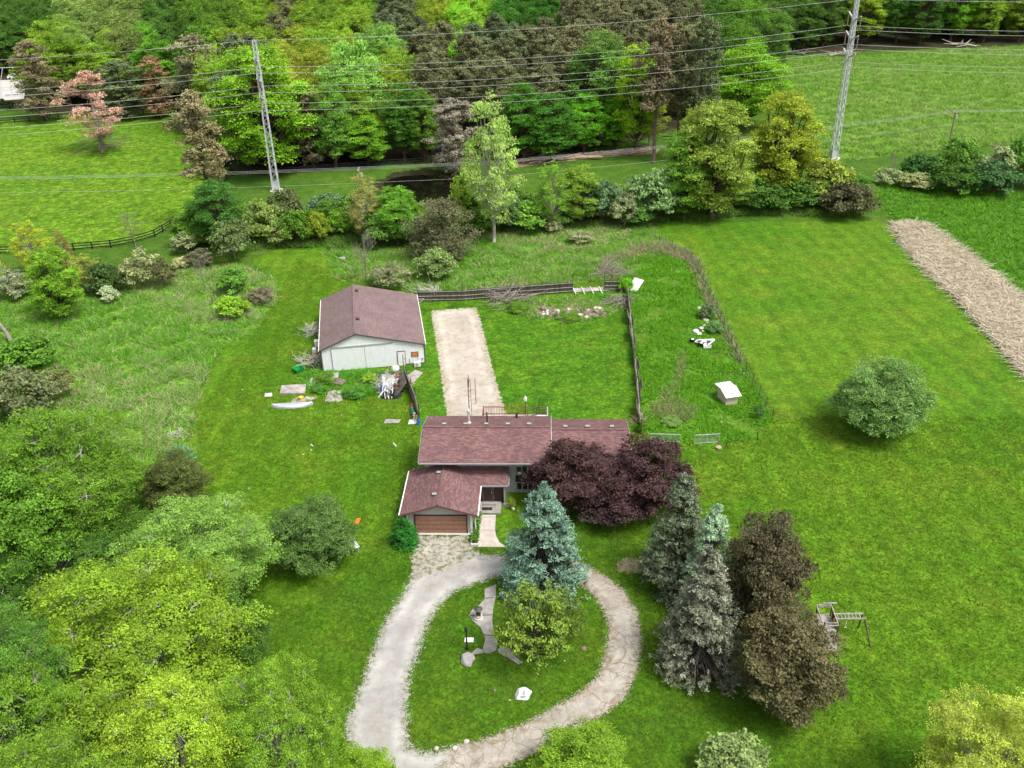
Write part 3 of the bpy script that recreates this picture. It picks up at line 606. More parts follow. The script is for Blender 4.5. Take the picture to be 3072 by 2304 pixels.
 ('bush', 50, 728, 812, 130, (.11, .24, .03), 'broad green bush below the broken snag'),
 ('bush', 35, 800, 925, 150, (.15, .18, .08), 'grey-olive thicket at the left edge above the large left tree'),
 ('loose', 122, 790, 860, 80, (.16, .18, .07), 'brownish scrub at the left, right of the grey-olive thicket'),
 ('loose', 385, 968, 1010, 70, (.10, .24, .10), 'blue-green weeds at the meadow corner'),
# --- forest edge
 ('pine', 80, 84, 250, 95, (.18, .155, .09), 'brown pine at the wood edge, far left'),
 ('deadpine', 202, 150, 318, 135, (.42, .25, .19), 'dying pine with rust-pink needles on the pasture edge'),
 ('pine', 262, 128, 252, 115, PG, 'dark grey-green pine right behind the rust-pink pine'),
 ('pine', 336, 118, 246, 80, (.25, .17, .085), 'orange-brown pine between two grey-green pines'),
 ('pine', 430, 72, 270, 140, (.20, .20, .11), 'large grey-olive pine left of the big bright maple'),
 ('tallpine', 437, 190, 368, 120, (.21, .18, .095), 'brown pine with bare dark trunk on the pasture corner'),
 ('oval', 565, 92, 372, 215, (.155, .29, .02), 'huge bright green tree behind the left lattice pylon'),
 ('pine', 668, 185, 352, 85, (.15, .13, .08), 'dark brown pine right of the huge bright tree'),
 ('oval', 716, 175, 355, 95, (.12, .25, .035), 'green tree right of the dark brown pine'),
 ('oval', 792, 248, 356, 100, (.14, .30, .025), 'small light green tree at the forest edge left of the pond'),
 ('maple', 765, 78, 300, 160, (.20, .35, .07), 'large pale green maple above the forest edge'),
 ('oval', 868, 180, 340, 95, BG, 'dense green tree at the forest edge above the pond, left'),
 ('oval', 932, 118, 265, 85, (.05, .145, .02), 'pointed dark green tree among brown pines'),
 ('oval', 912, 188, 340, 75, G_, 'dense green tree at the forest edge above the pond, right'),
 ('pine', 978, 210, 372, 110, (.22, .20, .15), 'grey-brown pine with low sweeping branches above the pond'),
 ('oval', 1078, 130, 240, 85, (.14, .26, .025), 'bright green tree top behind the white-trunked tree'),
 ('oval', 1130, 175, 345, 110, (.065, .18, .018), 'vivid green tree right of the white-trunked tree'),
 ('oval', 1192, 198, 345, 110, (.06, .165, .02), 'vivid green tree with dark gaps, second right of the white-trunked tree'),
 ('oval', 1292, 68, 300, 145, (.12, .235, .04), 'tall green tree behind the log heap'),
 ('oval', 1262, 205, 328, 85, (.13, .33, .025), 'small light green tree at the left end of the log heap'),
 ('oval', 1378, 96, 318, 105, (.22, .36, .02), 'yellow-green tall tree behind the log heap'),
 ('airy', 1405, 165, 300, 85, (.25, .30, .03), 'yellowish airy tree at the right end of the log heap'),
 ('maple', 1622, 88, 268, 165, (.15, .30, .02), 'vivid lime green tree at the corner of the hay field'),
 ('oval', 1600, 45, 150, 120, (.21, .35, .05), 'lighter tree top directly behind the vivid lime tree'),
 ('oval', 1330, 210, 322, 70, (.12, .29, .02), 'narrow green tree behind the middle of the log heap'),
 ('tallpine', 1470, 55, 225, 95, PB, 'brown pine with long bare trunk, left of the vivid lime tree'),
 ('tallpine', 1515, 30, 220, 95, PG, 'grey-green pine with bare trunk next to the vivid lime tree'),
 ('pine', 1235, 128, 262, 105, (.19, .17, .095), 'brown pine between the vivid green and the tall green tree'),
 ('tallpine', 1420, 25, 215, 90, (.21, .17, .10), 'reddish-brown pine with bare trunk behind the log heap'),
]
for r_ in TL:
    e_ = tree(*r_)
    if r_[6].startswith('grey spruce with bare'):
        m_ = M()
        for _ in range(170):
            a_ = rng.random()*2*PI; z_ = .5+1.5*rng.random(); L_ = 2.5*(.55+.5*rng.random()); limb(m_, (0, 0, z_+.3), (math.cos(a_)*L_, math.sin(a_)*L_, max(.05, z_-.35*L_)), .025, .008, -.05, 4, 3)
        link('bare_branches', m_.mesh('bare_branches', 'bark_grey'), e_)
# --- bulk of the wood: individual trees; kind and colour follow the patches seen in the photo
SEEDS = [(20, 30, 'm', DG), (60, 90, 'm', LG), (110, 60, 'm', LG), (180, 30, 'm', OL), (160, 100, 'm', LG), (215, 60, 'm', LG), (250, 15, 'm', OL), (300, 60, 'm', (.10, .24, .02)), (350, 30, 'm', DG), (400, 50, 'm', DG), (440, 20, 'm', G_), (470, 60, 'm', LG), (512, 85, 'p', PG), (560, 20, 'm', LG),
 (600, 25, 'p', PB), (632, 60, 'm', (.21, .26, .03)), (690, 25, 'm', LG), (740, 20, 'm', LG), (800, 50, 'm', (.17, .30, .06)), (845, 80, 'm', LG), (870, 30, 'p', PG), (935, 10, 'm', YG), (990, 25, 'm', (.19, .35, .03)), (1060, 50, 'p', PG), (930, 70, 'p', PB), (1000, 90, 'p', PB), (1100, 110, 'p', PB),
 (1130, 15, 'm', (.05, .15, .02)), (1180, 60, 'p', PB), (1245, 30, 'p', PB), (1320, 30, 'p', PB), (1390, 20, 'p', PB), (1460, 30, 'p', PB), (1530, 60, 'p', PG), (1560, 10, 'm', DG), (1600, 20, 'm', G_), (1680, 30, 'm', DG), (1740, 50, 'm', (.06, .15, .02)), (1800, 20, 'm', DG), (1900, 30, 'm', (.17, .26, .02)),
 (1960, 15, 'm', DG), (2020, 45, 'm', DG), (2100, 30, 'm', (.10, .22, .015)), (2190, 30, 'm', LG), (2170, 80, 'm', DG)]
GN = {'m': 'broadleaf trees filling the far woods', 'p': 'brown pines filling the far woods'}
def tone(c):
    y_ = c[1]
    return 'dark green' if y_ < .17 else ('green' if y_ < .26 else ('yellow-green' if c[0] > .18 else 'bright green'))
cnt = {'m': 0, 'p': 0}; rest = []
FP_ = np.array(P_forest); yy = 196.
cand = []
while yy < 455:
    st = 7.6+(yy-196)*.022; xx = -290+rng.random()*st
    while xx < 290:
        x = xx+rng.normal()*1.5; y = yy+rng.normal()*1.5; xx += st*(.85+.4*rng.random()); cand.append((x, y))
    yy += st*.92
cand = np.array(cand); sdv = sdist(cand, FP_)
for (x, y), d in zip(cand, sdv):
    if d < 2.5: continue
    h = 16+5*rng.random(); u, v, z = proj((x, y, h))
    if u < -150 or u > 2360: continue
    if proj((x, y, 0))[1] < -190: continue
    if any((x-a)**2+(y-b)**2 < (max(3.6, r*.62))**2 for a, b, r in PLACED[:len(TL)]): continue
    if u < 75 and 262 < y < 300 and x < -100: continue      # clearing with the neighbour's terrace
    j = min(range(len(SEEDS)), key=lambda i: (SEEDS[i][0]-u)**2+((SEEDS[i][1]-v)*1.2)**2+rng.random()*900)
    _, _, k, col = SEEDS[j]
    if k == 'm': f_ = 1+.13*rng.normal(); col = tuple(c*f_*(1+.04*rng.normal()) for c in col); kd = ['maple', 'oval', 'oval'][int(rng.integers(0, 3))]; r = 4.6+1.9*rng.random(); h *= .93
    else: kd = 'pine' if rng.random() < .6 else 'tallpine'; r = 4.2+1.1*rng.random(); h *= 1.03; f_ = 1+.14*rng.normal(); col = tuple(c*f_ for c in col)
    side = 'left' if x < -60 else ('right' if x > 70 else 'middle')
    depth = 'front rows' if d < 22 else 'back rows'
    if k == 'p': lab = 'brown-needled pine packed in the %s part of the far woods, %s' % (side, depth)
    else: lab = '%s broadleaf tree in the %s part of the far woods, %s' % (tone(col), side, depth)
    if cnt[k] >= 292: rest.append((kd, x, y, h, r, col)); continue
    cnt[k] += 1; plant(kd, x, y, h, r, [max(.01, c) for c in col], lab, GN[k]+', '+side+' '+depth)
print('forest', cnt, 'rest', len(rest))

if rest:
    V_ = []; F_ = []; vr = []; ob = 0
    n_ = len(rest)*900; C_ = []; N_ = []
    for kd, x, y, h, r, col in rest:
        d = unit(900, -.3); C_.append(d*np.array([r, r, h*.38])*(.8+.25*rng.random((900, 1)))+np.array([x, y, h*.6])); N_.append(d+np.array([0, 0, .6]))
    o = link('far_woods', leaves('far_woods', np.concatenate(C_), np.concatenate(N_), .42, rng.random(n_)), color=(.09, .16, .03)); props(o, 'mass of treetops at the very back of the woods', 'woods', kind='stuff')
print('REST', cnt, len(rest))
# shrubs that close the gaps of the hedgerow
for i in range(58):
    q = i/57; dx = 395+q*1450+rng.normal()*10
    if 820 < dx < 1000: bot = 525
    else: bot = 540-70*min(1, q*1.4)+rng.normal()*5-(15 if dx > 1500 else 0)
    w_ = 55+45*rng.random(); c = [(.11, .22, .025), (.14, .26, .03), (.09, .19, .025), (.16, .26, .045), (.12, .22, .04)][i % 5]
    tree('bush' if i % 3 else 'oval', dx, bot-58-34*rng.random(), bot-8, w_, c, 'leafy green shrub packed between taller ones along the hedgerow', 'shrubs filling the hedgerow')
# ---------------------------------------------------------------- materials for built things
def shingle(name, A, B, Cc, Dd, sx=.33, sy=.145, fleck=.9):
    s = NT(name); uv = s.n('ShaderNodeTexCoord').outputs['UV']
    b = s.n('ShaderNodeTexBrick'); s.l(uv, b.inputs['Vector']); b.inputs['Scale'].default_value = 1; b.inputs['Brick Width'].default_value = sx; b.inputs['Row Height'].default_value = sy
    b.inputs['Mortar Size'].default_value = .006; b.inputs['Color1'].default_value = (0, 0, 0, 1); b.inputs['Color2'].default_value = (1, 1, 1, 1); b.inputs['Mortar'].default_value = (.25, .25, .25, 1); b.offset = .37
    f = s.n('ShaderNodeSeparateColor'); s.l(b.outputs['Color'], f.inputs[0]); f = f.outputs[0]
    n = s.noise(s.map(uv, (1, 2.6, 1)), 3.6, 3, .6); c = s.mix(s.ramp(f, 0, .55), A, B); c = s.mix(s.math('MULTIPLY', s.ramp(f, .55, .75), fleck), c, Cc); c = s.mix(s.ramp(n, .48, .66, 0, .8), c, Dd)
    c = s.mul(c, s.ramp(s.noise(uv, .35, 3), .3, .7, .88, 1.1))
    rows = s.math('FRACT', s.math('DIVIDE', s.n('ShaderNodeSeparateXYZ').outputs[1], sy)); sep = rows.node.inputs[0].links[0].from_node.inputs[0].links[0].from_node; s.l(uv, sep.inputs[0])
    c = s.mul(c, s.ramp(rows, 0, .22, .72, 1))
    s.done(s.bsdf(c, .95, .1, 0, rows, .5, .03))
shingle('shingle_red', (.150, .086, .09), (.205, .115, .117), (.29, .165, .14), (.115, .068, .075), .42, .145, .7)
shingle('shingle_barn', (.195, .14, .14), (.225, .16, .157), (.26, .185, .17), (.145, .108, .118), .5, .3, .5)
def siding(name, col, pitch=.23, depth=.10, horiz=False):
    s = NT(name); uv = s.n('ShaderNodeTexCoord').outputs['UV']; sp = s.n('ShaderNodeSeparateXYZ'); s.l(uv, sp.inputs[0])
    fr = s.math('FRACT', s.math('DIVIDE', sp.outputs[1 if horiz else 0], pitch)); line = s.ramp(fr, 0, .12, 1-depth*2, 1)
    n = s.noise(uv, 1.5, 5, .6); st = s.noise(s.map(uv, (3, .4, 1)), 1.2, 4, .6)
    c = s.mul(s.mul(col, line), s.math('MULTIPLY', s.ramp(n, .3, .7, .93, 1.04), s.ramp(st, .35, .7, 1.02, .93)))
    s.done(s.bsdf(c, .6, .3, 0, fr, .25, .02))
siding('siding_grey', (.44, .435, .425), .2, .06); siding('siding_barn', (.80, .83, .84), .23, .09); siding('garage_door', (.30, .155, .115), .53, .3, True)
def planks(name, col, pitch=.14, dirt=.3):
    s = NT(name); v = s.co(); sp = s.n('ShaderNodeSeparateXYZ'); s.l(v, sp.inputs[0]); ax = s.math('ADD', sp.outputs[0], sp.outputs[1])
    q = s.math('DIVIDE', ax, pitch); fr = s.math('FRACT', q); wn = s.n('ShaderNodeTexWhiteNoise', noise_dimensions='1D'); s.l(s.math('FLOOR', q), wn.inputs['W'])
    f = s.math('MULTIPLY', s.ramp(fr, 0, .14, .35, 1), s.ramp(wn.outputs[0], 0, 1, 1-dirt, 1+dirt)); f = s.math('MULTIPLY', f, s.ramp(s.noise(v, 1.2, 5, .7), .3, .7, .65, 1.3))
    s.done(s.bsdf(s.mul(col, f), .9, .1))
planks('fence_wood', (.20, .17, .14)); planks('fence_wood_dark', (.085, .072, .062)); planks('weathered', (.40, .36, .34), .14, .2); planks('deck_wood', (.44, .40, .37), .14, .15)
plain('concrete', (.52, .47, .41), .9, .2, 0, .18, 1.5, .4); plain('concrete_grey', (.33, .31, .29), .9, .2, 0, .22, 2., .4); plain('concrete_pale', (.56, .54, .50), .9, .2, 0, .12, 2., .3)
plain('white_paint', (.80, .80, .79), .5, .4, 0, .06); plain('white_plastic', (.78, .79, .80), .4, .5, 0, .05); plain('trim_grey', (.34, .34, .34), .5, .4, 0, .08); plain('trim_dark', (.09, .085, .085), .6, .3, 0, .1)
plain('fascia_red', (.16, .07, .075), .6, .3, 0, .15); plain('brown_panel', (.035, .018, .014), .5, .4, 0, .5, 4); plain('door_wood', (.17, .09, .06), .6, .3, 0, .3, 6); plain('door_dark', (.035, .022, .022), .35, .5, 0, .3)
plain('black_rail', (.018, .018, .02), .7, .3, 0, .3); plain('black_metal', (.02, .02, .022), .5, .4, 0, .2); plain('galvanized', (.55, .57, .59), .5, .5, .05, .08, 6); plain('steel_dull', (.30, .31, .32), .5, .5, .5, .15)
plain('red_wood', (.24, .065, .045), .7, .3, 0, .3, 5); plain('brown_wood', (.12, .075, .055), .8, .2, 0, .3, 5); plain('insulator', (.26, .17, .15), .4, .5, 0, .15); plain('wire_metal', (.45, .45, .44), .5, .5, .0, .05)
plain('aluminium', (.60, .63, .68), .35, .5, .45, .15, 1.2, .3); plain('tarp_black', (.018, .019, .022), .3, .6, 0, .5, 3, .6); plain('blue_plastic', (.02, .12, .50), .4, .5, 0, .2); plain('green_plastic', (.01, .26, .06), .4, .5, 0, .1)
plain('yellow_plastic', (.75, .55, .05), .4, .5, 0, .1); plain('orange_plastic', (.85, .18, .03), .4, .5, 0, .1); plain('red_paint', (.45, .035, .035), .5, .4, 0, .2); plain('teal_paint', (.05, .25, .24), .5, .4, 0, .2)
plain('rubber', (.015, .015, .016), .8, .3, 0, .2); plain('stone_brown', (.23, .18, .15), .9, .2, 0, .35, 4, .5); plain('stone_grey', (.33, .31, .31), .9, .2, 0, .25, 3, .5); plain('stone_pale', (.58, .53, .50), .9, .2, 0, .2, 3, .5); plain('stone_white', (.78, .78, .78), .8, .3, 0, .08, 3, .4)
plain('stick_pale', (.50, .46, .42), .9, .2, 0, .2); plain('stick_grey', (.30, .26, .23), .9, .2, 0, .25); plain('log', (.42, .30, .22), .9, .2, 0, .3); plain('plywood', (.62, .60, .58), .8, .2, 0, .15); plain('beige_paint', (.62, .54, .42), .7, .3, 0, .08)
plain('pane_orange', (.55, .17, .05), .4, .5, 0, .5, 5); plain('curtain', (.42, .44, .42), .9, .1, 0, .1); plain('mat_black', (.03, .03, .035), .9, .2, 0, .2); plain('mulch', (.06, .045, .035), .95, .1, 0, .4, 6)
s = NT('glass_dark'); s.done(s.bsdf((.02, .024, .026), .06, .5))
s = NT('mesh_wire'); v = s.n('ShaderNodeTexCoord').outputs['UV']; sp = s.n('ShaderNodeSeparateXYZ'); s.l(v, sp.inputs[0])
fa = s.math('LESS_THAN', s.math('FRACT', s.math('DIVIDE', sp.outputs[0], .10)), .13); fb = s.math('LESS_THAN', s.math('FRACT', s.math('DIVIDE', sp.outputs[1], .10)), .13)
s.cut(s.bsdf((.42, .46, .46), .5, .5, .3), s.math('SUBTRACT', s.math('MAXIMUM', fa, fb), .5))

# ---------------------------------------------------------------- house (local x right, y away, z up)
HX, HY, HR = -7.24, 71.154, -.04465; SL = .317
house = thing('house', 'split-level grey house with dark red shingle roofs and attached garage', 'house', (HX, HY, 0), HR)
def hpart(m, name, mat, parent=None, uv=True, **p): return m.build(name, mat, parent or house, uv=uv, **p)
walls = M()
def gablewall(m, xs, y, z0, zeave, xr, zr, th=.2):       # gable facing the camera
    pts = [(xs[0], z0), (xs[1], z0), (xs[1], zeave[1]), (xr, zr), (xs[0], zeave[0])]
    n = 5; vs = [(x, y, z) for x, z in pts]+[(x, y+th, z) for x, z in pts]
    m.add(vs, [tuple(range(n)), tuple(range(2*n-1, n-1, -1))]+[((i+1) % n, i, n+i, n+(i+1) % n) for i in range(n)])
GW = 3.7
gablewall(walls, (-3.12, 3.12), .45, 0, (2.5+SL*.58-.17,)*2, 0, 2.5+SL*GW-.17)
walls.box(-3.12, -2.92, .65, 7.3, 0, 2.5); walls.box(2.92, 3.12, .65, 7.1, 0, 2.5)
walls.box(-2.05, 10.62, 7.1, 7.3, 0, 4.95); walls.box(-2.05, -1.85, 7.3, 13.6, 0, 4.95); walls.box(10.64, 18.1, 7.3, 7.5, 0, 4.55); walls.box(17.9, 18.1, 7.5, 13.3, 0, 4.5); walls.box(-2.05, 17.9, 13.4, 13.6, 0, 4.55)
walls.add([(-2.05, 7.32, 4.9), (-2.05, 13.3, 4.9), (-2.05, 10.0, 5.85), (-1.9, 7.32, 4.9), (-1.9, 13.3, 4.9), (-1.9, 10.0, 5.85)], [(0, 2, 1), (3, 4, 5), (0, 3, 5, 2), (1, 2, 5, 4)])
walls.add([(10.62, 7.3, 4.2), (10.62, 13.3, 4.2), (10.62, 13.3, 5.0), (10.62, 10.0, 5.85), (10.62, 7.3, 5.0)], [(0, 1, 2, 3, 4)])
walls.add([(18.1, 7.4, 4.4), (18.1, 13.2, 4.4), (18.1, 10.24, 5.4), (17.95, 7.4, 4.4), (17.95, 13.2, 4.4), (17.95, 10.24, 5.4)], [(0, 1, 2), (3, 5, 4), (0, 2, 5, 3), (1, 4, 5, 2)])
W_ = hpart(walls, 'wall', 'siding_grey')
def roof(name, quads, th=.14, parent=None):
    r = M()
    for q in quads: r.slab(q, th)
    return hpart(r, name, 'shingle_red', parent)
zr_ = 2.5+SL*GW
rf = roof('garage_roof', [[(-GW, 0, 2.5), (0, 0, zr_), (0, 7.38, zr_), (-GW, 7.38, 2.5)], [(0, 0, zr_), (GW, 0, 2.5), (GW, 4.87, 2.5), (1.47, 7.10, 2.5+SL*2.23), (0, 7.10, zr_)],
    [(GW, 4.87, 2.5), (6.42, 4.87, 2.5), (6.42, 7.10, 2.5+SL*2.23), (1.47, 7.10, 2.5+SL*2.23)]])
zm = 4.657; dm = 4.416; zt = zm+SL*dm
mainroof = roof('main_roof', [[(-2.42, 5.588, zm), (10.65, 5.588, zm), (10.65, 5.588+dm, zt), (-2.42, 5.588+dm, zt)], [(-2.42, 5.588+dm, zt), (10.65, 5.588+dm, zt), (10.65, 5.588+2*dm, zm), (-2.42, 5.588+2*dm, zm)]])
zw = 4.348; dw = 4.07; zwt = zw+SL*dw
wing = roof('wing_roof', [[(10.70, 10.239-dw, zw), (18.575, 10.239-dw, zw), (18.575, 10.239, zwt), (10.70, 10.239, zwt)], [(10.70, 10.239, zwt), (18.575, 10.239, zwt), (18.575, 10.239+dw, zw), (10.70, 10.239+dw, zw)]])
cap = M(); cap.beam((-2.42, 10.004, zt+.02), (10.65, 10.004, zt+.02), .3, .05); cap.beam((10.72, 10.239, zwt+.02), (18.575, 10.239, zwt+.02), .3, .05); cap.beam((0, 0, zr_+.02), (0, 7.0, zr_+.02), .3, .05); hpart(cap, 'ridge_cap', 'shingle_red')
f = M(); f.beam((-GW-.03, -.03, 2.40), (0, -.03, zr_-.09), .05, .2); f.beam((GW+.03, -.03, 2.40), (0, -.03, zr_-.09), .05, .2); hpart(f, 'fascia', 'fascia_red')
for p_, q_ in ((((-2.47, 5.56, zm-.08)), (-2.47, 10.0, zt-.08)), ((-2.47, 10.0, zt-.08), (-2.47, 14.4, zm-.08)), ((10.68, 5.57, zm-.04), (10.68, 10.0, zt-.02)), ((10.68, 10.0, zt-.02), (10.68, 14.42, zm-.04)), ((18.6, 6.15, zw-.08), (18.6, 10.24, zwt-.08)), ((18.6, 10.24, zwt-.08), (18.6, 14.3, zw-.08))):
    f = M(); f.beam(p_, q_, .035, .2); hpart(f, 'rake_trim', 'white_paint' if 10 < p_[0] < 12 else 'trim_grey')
gt = M(); gt.box(-2.42, 10.62, 5.47, 5.585, zm-.16, zm-.03); hpart(gt, 'gutter', 'trim_grey')
gt = M(); gt.box(GW-.0, GW+.12, .0, 4.8, 2.36, 2.48); gt.box(3.4, 3.5, .37, .45, .1, 2.36); hpart(gt, 'gutter', 'white_paint')
gt = M(); gt.box(-GW-.12, -GW, .0, 7.3, 2.36, 2.48); hpart(gt, 'gutter', 'white_paint')
gt = M(); gt.box(3.84, 6.42, 4.76, 4.866, 2.34, 2.46); gt.box(6.43, 6.52, 4.85, 7.08, 2.36, 2.5); hpart(gt, 'gutter', 'trim_grey')
gt = M(); gt.box(10.72, 18.5, 6.06, 6.165, zw-.16, zw-.03); hpart(gt, 'gutter', 'trim_grey')
# garage door
gd = M(); gd.box(-2.31, 2.57, .40, .448, .0, 2.13); GD = hpart(gd, 'garage_door', 'garage_door')
st = M(); [st.box(-2.31+i*1.22, -2.31+i*1.22+.02, .393, .3995, 0, 2.13) for i in (1, 2, 3)]; 
for k in (.53, 1.06, 1.6): st.box(-2.31, 2.57, .385, .3995, k-.012, k+.012)
hpart(st, 'panel_joint', 'door_wood', GD)
fr = M(); fr.box(-2.41, -2.312, .36, .449, 0, 2.23); fr.box(2.572, 2.67, .36, .449, 0, 2.23); fr.box(-2.312, 2.572, .36, .449, 2.132, 2.23); hpart(fr, 'door_frame', 'brown_panel')
sl_ = M(); sl_.box(-3.0, 3.05, .15, .44, 0.0, .06); hpart(sl_, 'threshold', 'concrete_pale')
for a_, b_ in ((2.95, 3.14), (-3.14, -3.0)): cb = M(); cb.box(a_, b_, .38, .445, 0, 2.5); hpart(cb, 'corner_board', 'white_paint')
gv = M(); gv.add([(-.28, .43, 3.28), (.28, .43, 3.28), (0, .43, 3.46), (-.28, .449, 3.28), (.28, .449, 3.28), (0, .449, 3.46)], [(0, 1, 2), (5, 4, 3), (0, 2, 5, 3), (2, 1, 4, 5), (1, 0, 3, 4)]); hpart(gv, 'gable_vent', 'black_metal')
# roof vents
def vent(x, y, par, base, ridge, side=0):
    z = ridge-SL*abs((x-0) if side else (y-base)); m = M(); m.box(x-.2, x+.2, y-.16, y+.16, z-.05, z+.16); o = hpart(m, 'roof_vent', 'trim_dark', par)
    c = M(); c.box(x-.21, x+.21, y-.17, y+.17, z+.161, z+.19); hpart(c, 'vent_cap', 'trim_grey', par)
for x, y in ((-.29, 10.5), (1.9, 10.5), (4.03, 10.5), (6.24, 10.5), (8.44, 10.5)): vent(x, y+.3, mainroof, 10.004, zt)
for x in (12.14, 14.4, 16.91): vent(x, 11.0, wing, 10.239, zwt)
for x, y in ((-.45, 5.4), (-.5, 1.8)): vent(x, y, rf, 0, zr_, 1)
ch = M(); ch.lathe([(.11, 5.2), (.11, 7.0), (.2, 7.02), (.2, 7.22), (.06, 7.34)], 14, (2.2, 11.4)); ch.lathe([(.22, 5.35), (.22, 5.75), (.12, 5.85)], 14, (2.2, 11.4)); hpart(ch, 'flue_pipe', 'galvanized', uv=False)
ch = M(); ch.lathe([(.07, 5.2), (.07, 6.85)], 10, (4.07, 11.6)); hpart(ch, 'vent_pipe', 'black_metal', uv=False)
ch = M(); ch.lathe([(.12, 4.4), (.12, 5.35), (.14, 5.36), (.14, 5.45)], 10, (7.05, 13.6)); hpart(ch, 'vent_pipe', 'black_metal', uv=False)
# window stack
def window(x0, x1, z0, z1, y, n, shade=0., fm='trim_grey', blind=None):
    m = M(); t = .07
    m.box(x0-t, x1+t, y-.06, y-.002, z1, z1+t); m.box(x0-t, x1+t, y-.08, y-.002, z0-t, z0)
    for i in range(n+1):
        xx = x0+(x1-x0)*i/n; m.box(xx-t*(1 if i in (0, n) else .6), xx+t*(1 if i in (0, n) else .6), y-.06, y-.003, z0, z1)
    W = hpart(m, 'window_frame', fm)
    for i in range(n):
        a = x0+(x1-x0)*i/n+t; b = x0+(x1-x0)*(i+1)/n-t; p = M(); p.box(a, b, y-.03, y-.004, z0, z1); hpart(p, 'pane', 'glass_dark', W)
        if blind and blind[i] > 0: q = M(); q.box(a+.01, b-.01, y-.036, y-.0305, z1-(z1-z0)*blind[i], z1-.002); hpart(q, 'blind', 'curtain', W)
    return W
w1 = window(7.12, 8.88, 2.25, 3.85, 7.1, 3, blind=(.42, .38, .42)); q = M(); q.box(7.3, 7.62, 7.06, 7.068, 2.27, 2.55); hpart(q, 'paper', 'white_paint', w1)
w2 = window(7.16, 8.9, .42, 1.22, 7.1, 3)
q = M(); q.box(7.05, 8.95, 7.055, 7.098, 1.32, 2.16); hpart(q, 'brown_panel', 'brown_panel')
window(13.7, 15.9, 2.4, 3.7, 7.3, 3, blind=(0, .5, .5)); window(11.4, 13.0, .6, 1.3, 7.3, 2); window(16.3, 17.6, 2.3, 3.7, 7.3, 2, fm='trim_dark')
# entrance
en = M(); en.box(3.12, 5.95, 5.35, 5.5, .1, 2.38); hpart(en, 'entry_panel', 'brown_panel')
d = M(); d.box(3.92, 4.82, 5.28, 5.349, .34, 2.34); Dd = hpart(d, 'entry_door', 'door_dark'); fr = M(); fr.box(3.82, 3.918, 5.24, 5.349, .3, 2.37); fr.box(4.822, 4.95, 5.24, 5.349, .3, 2.37); fr.box(3.918, 4.822, 5.24, 5.349, .3, .338); hpart(fr, 'door_frame', 'door_wood', Dd); k = M(); k.box(4.70, 4.76, 5.2, 5.279, 1.25, 1.38); hpart(k, 'door_handle', 'galvanized', Dd)
ps = M(); ps.box(5.96, 6.08, 4.92, 5.04, 0, 2.36); ps.box(5.96, 6.1, 5.05, 7.08, .0, 2.36); hpart(ps, 'porch_post', 'trim_grey')
sb = M(); sb.box(3.45, 5.68, 3.45, 5.34, 0, .16); hpart(sb, 'porch_slab', 'concrete_grey')
sb = M(); sb.box(3.88, 5.18, 4.65, 5.12, .165, .31); hpart(sb, 'entry_step', 'concrete_grey')
sb = M(); sb.box(3.85, 5.2, 2.9, 3.2, 0, .12); hpart(sb, 'lower_step', 'concrete_pale')
wl = M(); wl.box(3.30, 3.42, 4.1, 4.3, 1.75, 1.95); hpart(wl, 'wall_lamp', 'white_plastic')
mt = M(); mt.box(-.52, .52, -.24, .24, 0, .02)
o = mt.build('doormat', 'mat_black', loc=(HX+4.30+4.1*.0447, HY+4.1-4.3*.0447, .165), rz=HR); props(o, 'black rubber doormat on the concrete porch slab', 'doormat')
def H(x, y, z=0): c, s = math.cos(HR), math.sin(HR); return (HX+c*x-s*y, HY+s*x+c*y, z)
dk = M(); dk.box(3.15, 10.35, 13.65, 18.5, 2.25, 2.36); dk.box(3.15, 10.35, 13.65, 13.8, 2.0, 2.249); DK = hpart(dk, 'deck', 'deck_wood')
lg = M()
for x in (3.25, 5.6, 8.0, 10.2):
    for y in (15.5, 18.3): lg.box(x-.06, x+.06, y-.06, y+.06, 0, 2.24)
hpart(lg, 'deck_leg', 'brown_wood', DK)
def rail(a, b, mat, n, z=2.36, h=1.0, posts=True):
    m = M(); a = Vector((a[0], a[1], z)); b = Vector((b[0], b[1], z)); m.beam(a+Vector((0, 0, h)), b+Vector((0, 0, h)), .12, .05); m.beam(a+Vector((0, 0, .12)), b+Vector((0, 0, .12)), .05, .06)
    for i in range(n+1):
        p = a.lerp(b, i/n); wd = .09 if i in (0, n) else .035; m.beam(p+Vector((0, 0, .0)), p+Vector((0, 0, h-.02 if i not in (0, n) else h+.08)), wd, wd)
    hpart(m, 'deck_railing', mat, DK)
rail((3.2, 18.45), (7.8, 18.45), 'red_wood', 26); rail((3.2, 14.6), (3.2, 18.4), 'red_wood', 16); rail((9.15, 18.45), (10.3, 18.45), 'brown_wood', 7); rail((10.3, 14.6), (10.3, 18.4), 'weathered', 14); rail((8.05, 17.7), (9.1, 18.4), 'brown_wood', 5)
# side landing at the right end
ld = M(); ld.box(18.65, 20.6, 8.6, 12.2, .9, 1.0); hpart(ld, 'side_landing', 'deck_wood')
lr = M(); lr.tube([H(0, 0)[:0] or (18.7, 12.1, 1.0), (18.7, 12.1, 1.95), (20.5, 12.1, 1.95), (20.5, 12.1, 1.0)], .03, 6); lr.tube([(20.5, 12.1, 1.95), (20.5, 8.7, 1.95), (20.5, 8.7, 1.0)], .03, 6); hpart(lr, 'landing_rail', 'galvanized')
ms = M(); ms.add([(18.7, 12.1, 1.0), (20.5, 12.1, 1.0), (20.5, 12.1, 1.95), (18.7, 12.1, 1.95)], [(0, 1, 2, 3)]); hpart(ms, 'landing_mesh', 'mesh_wire')
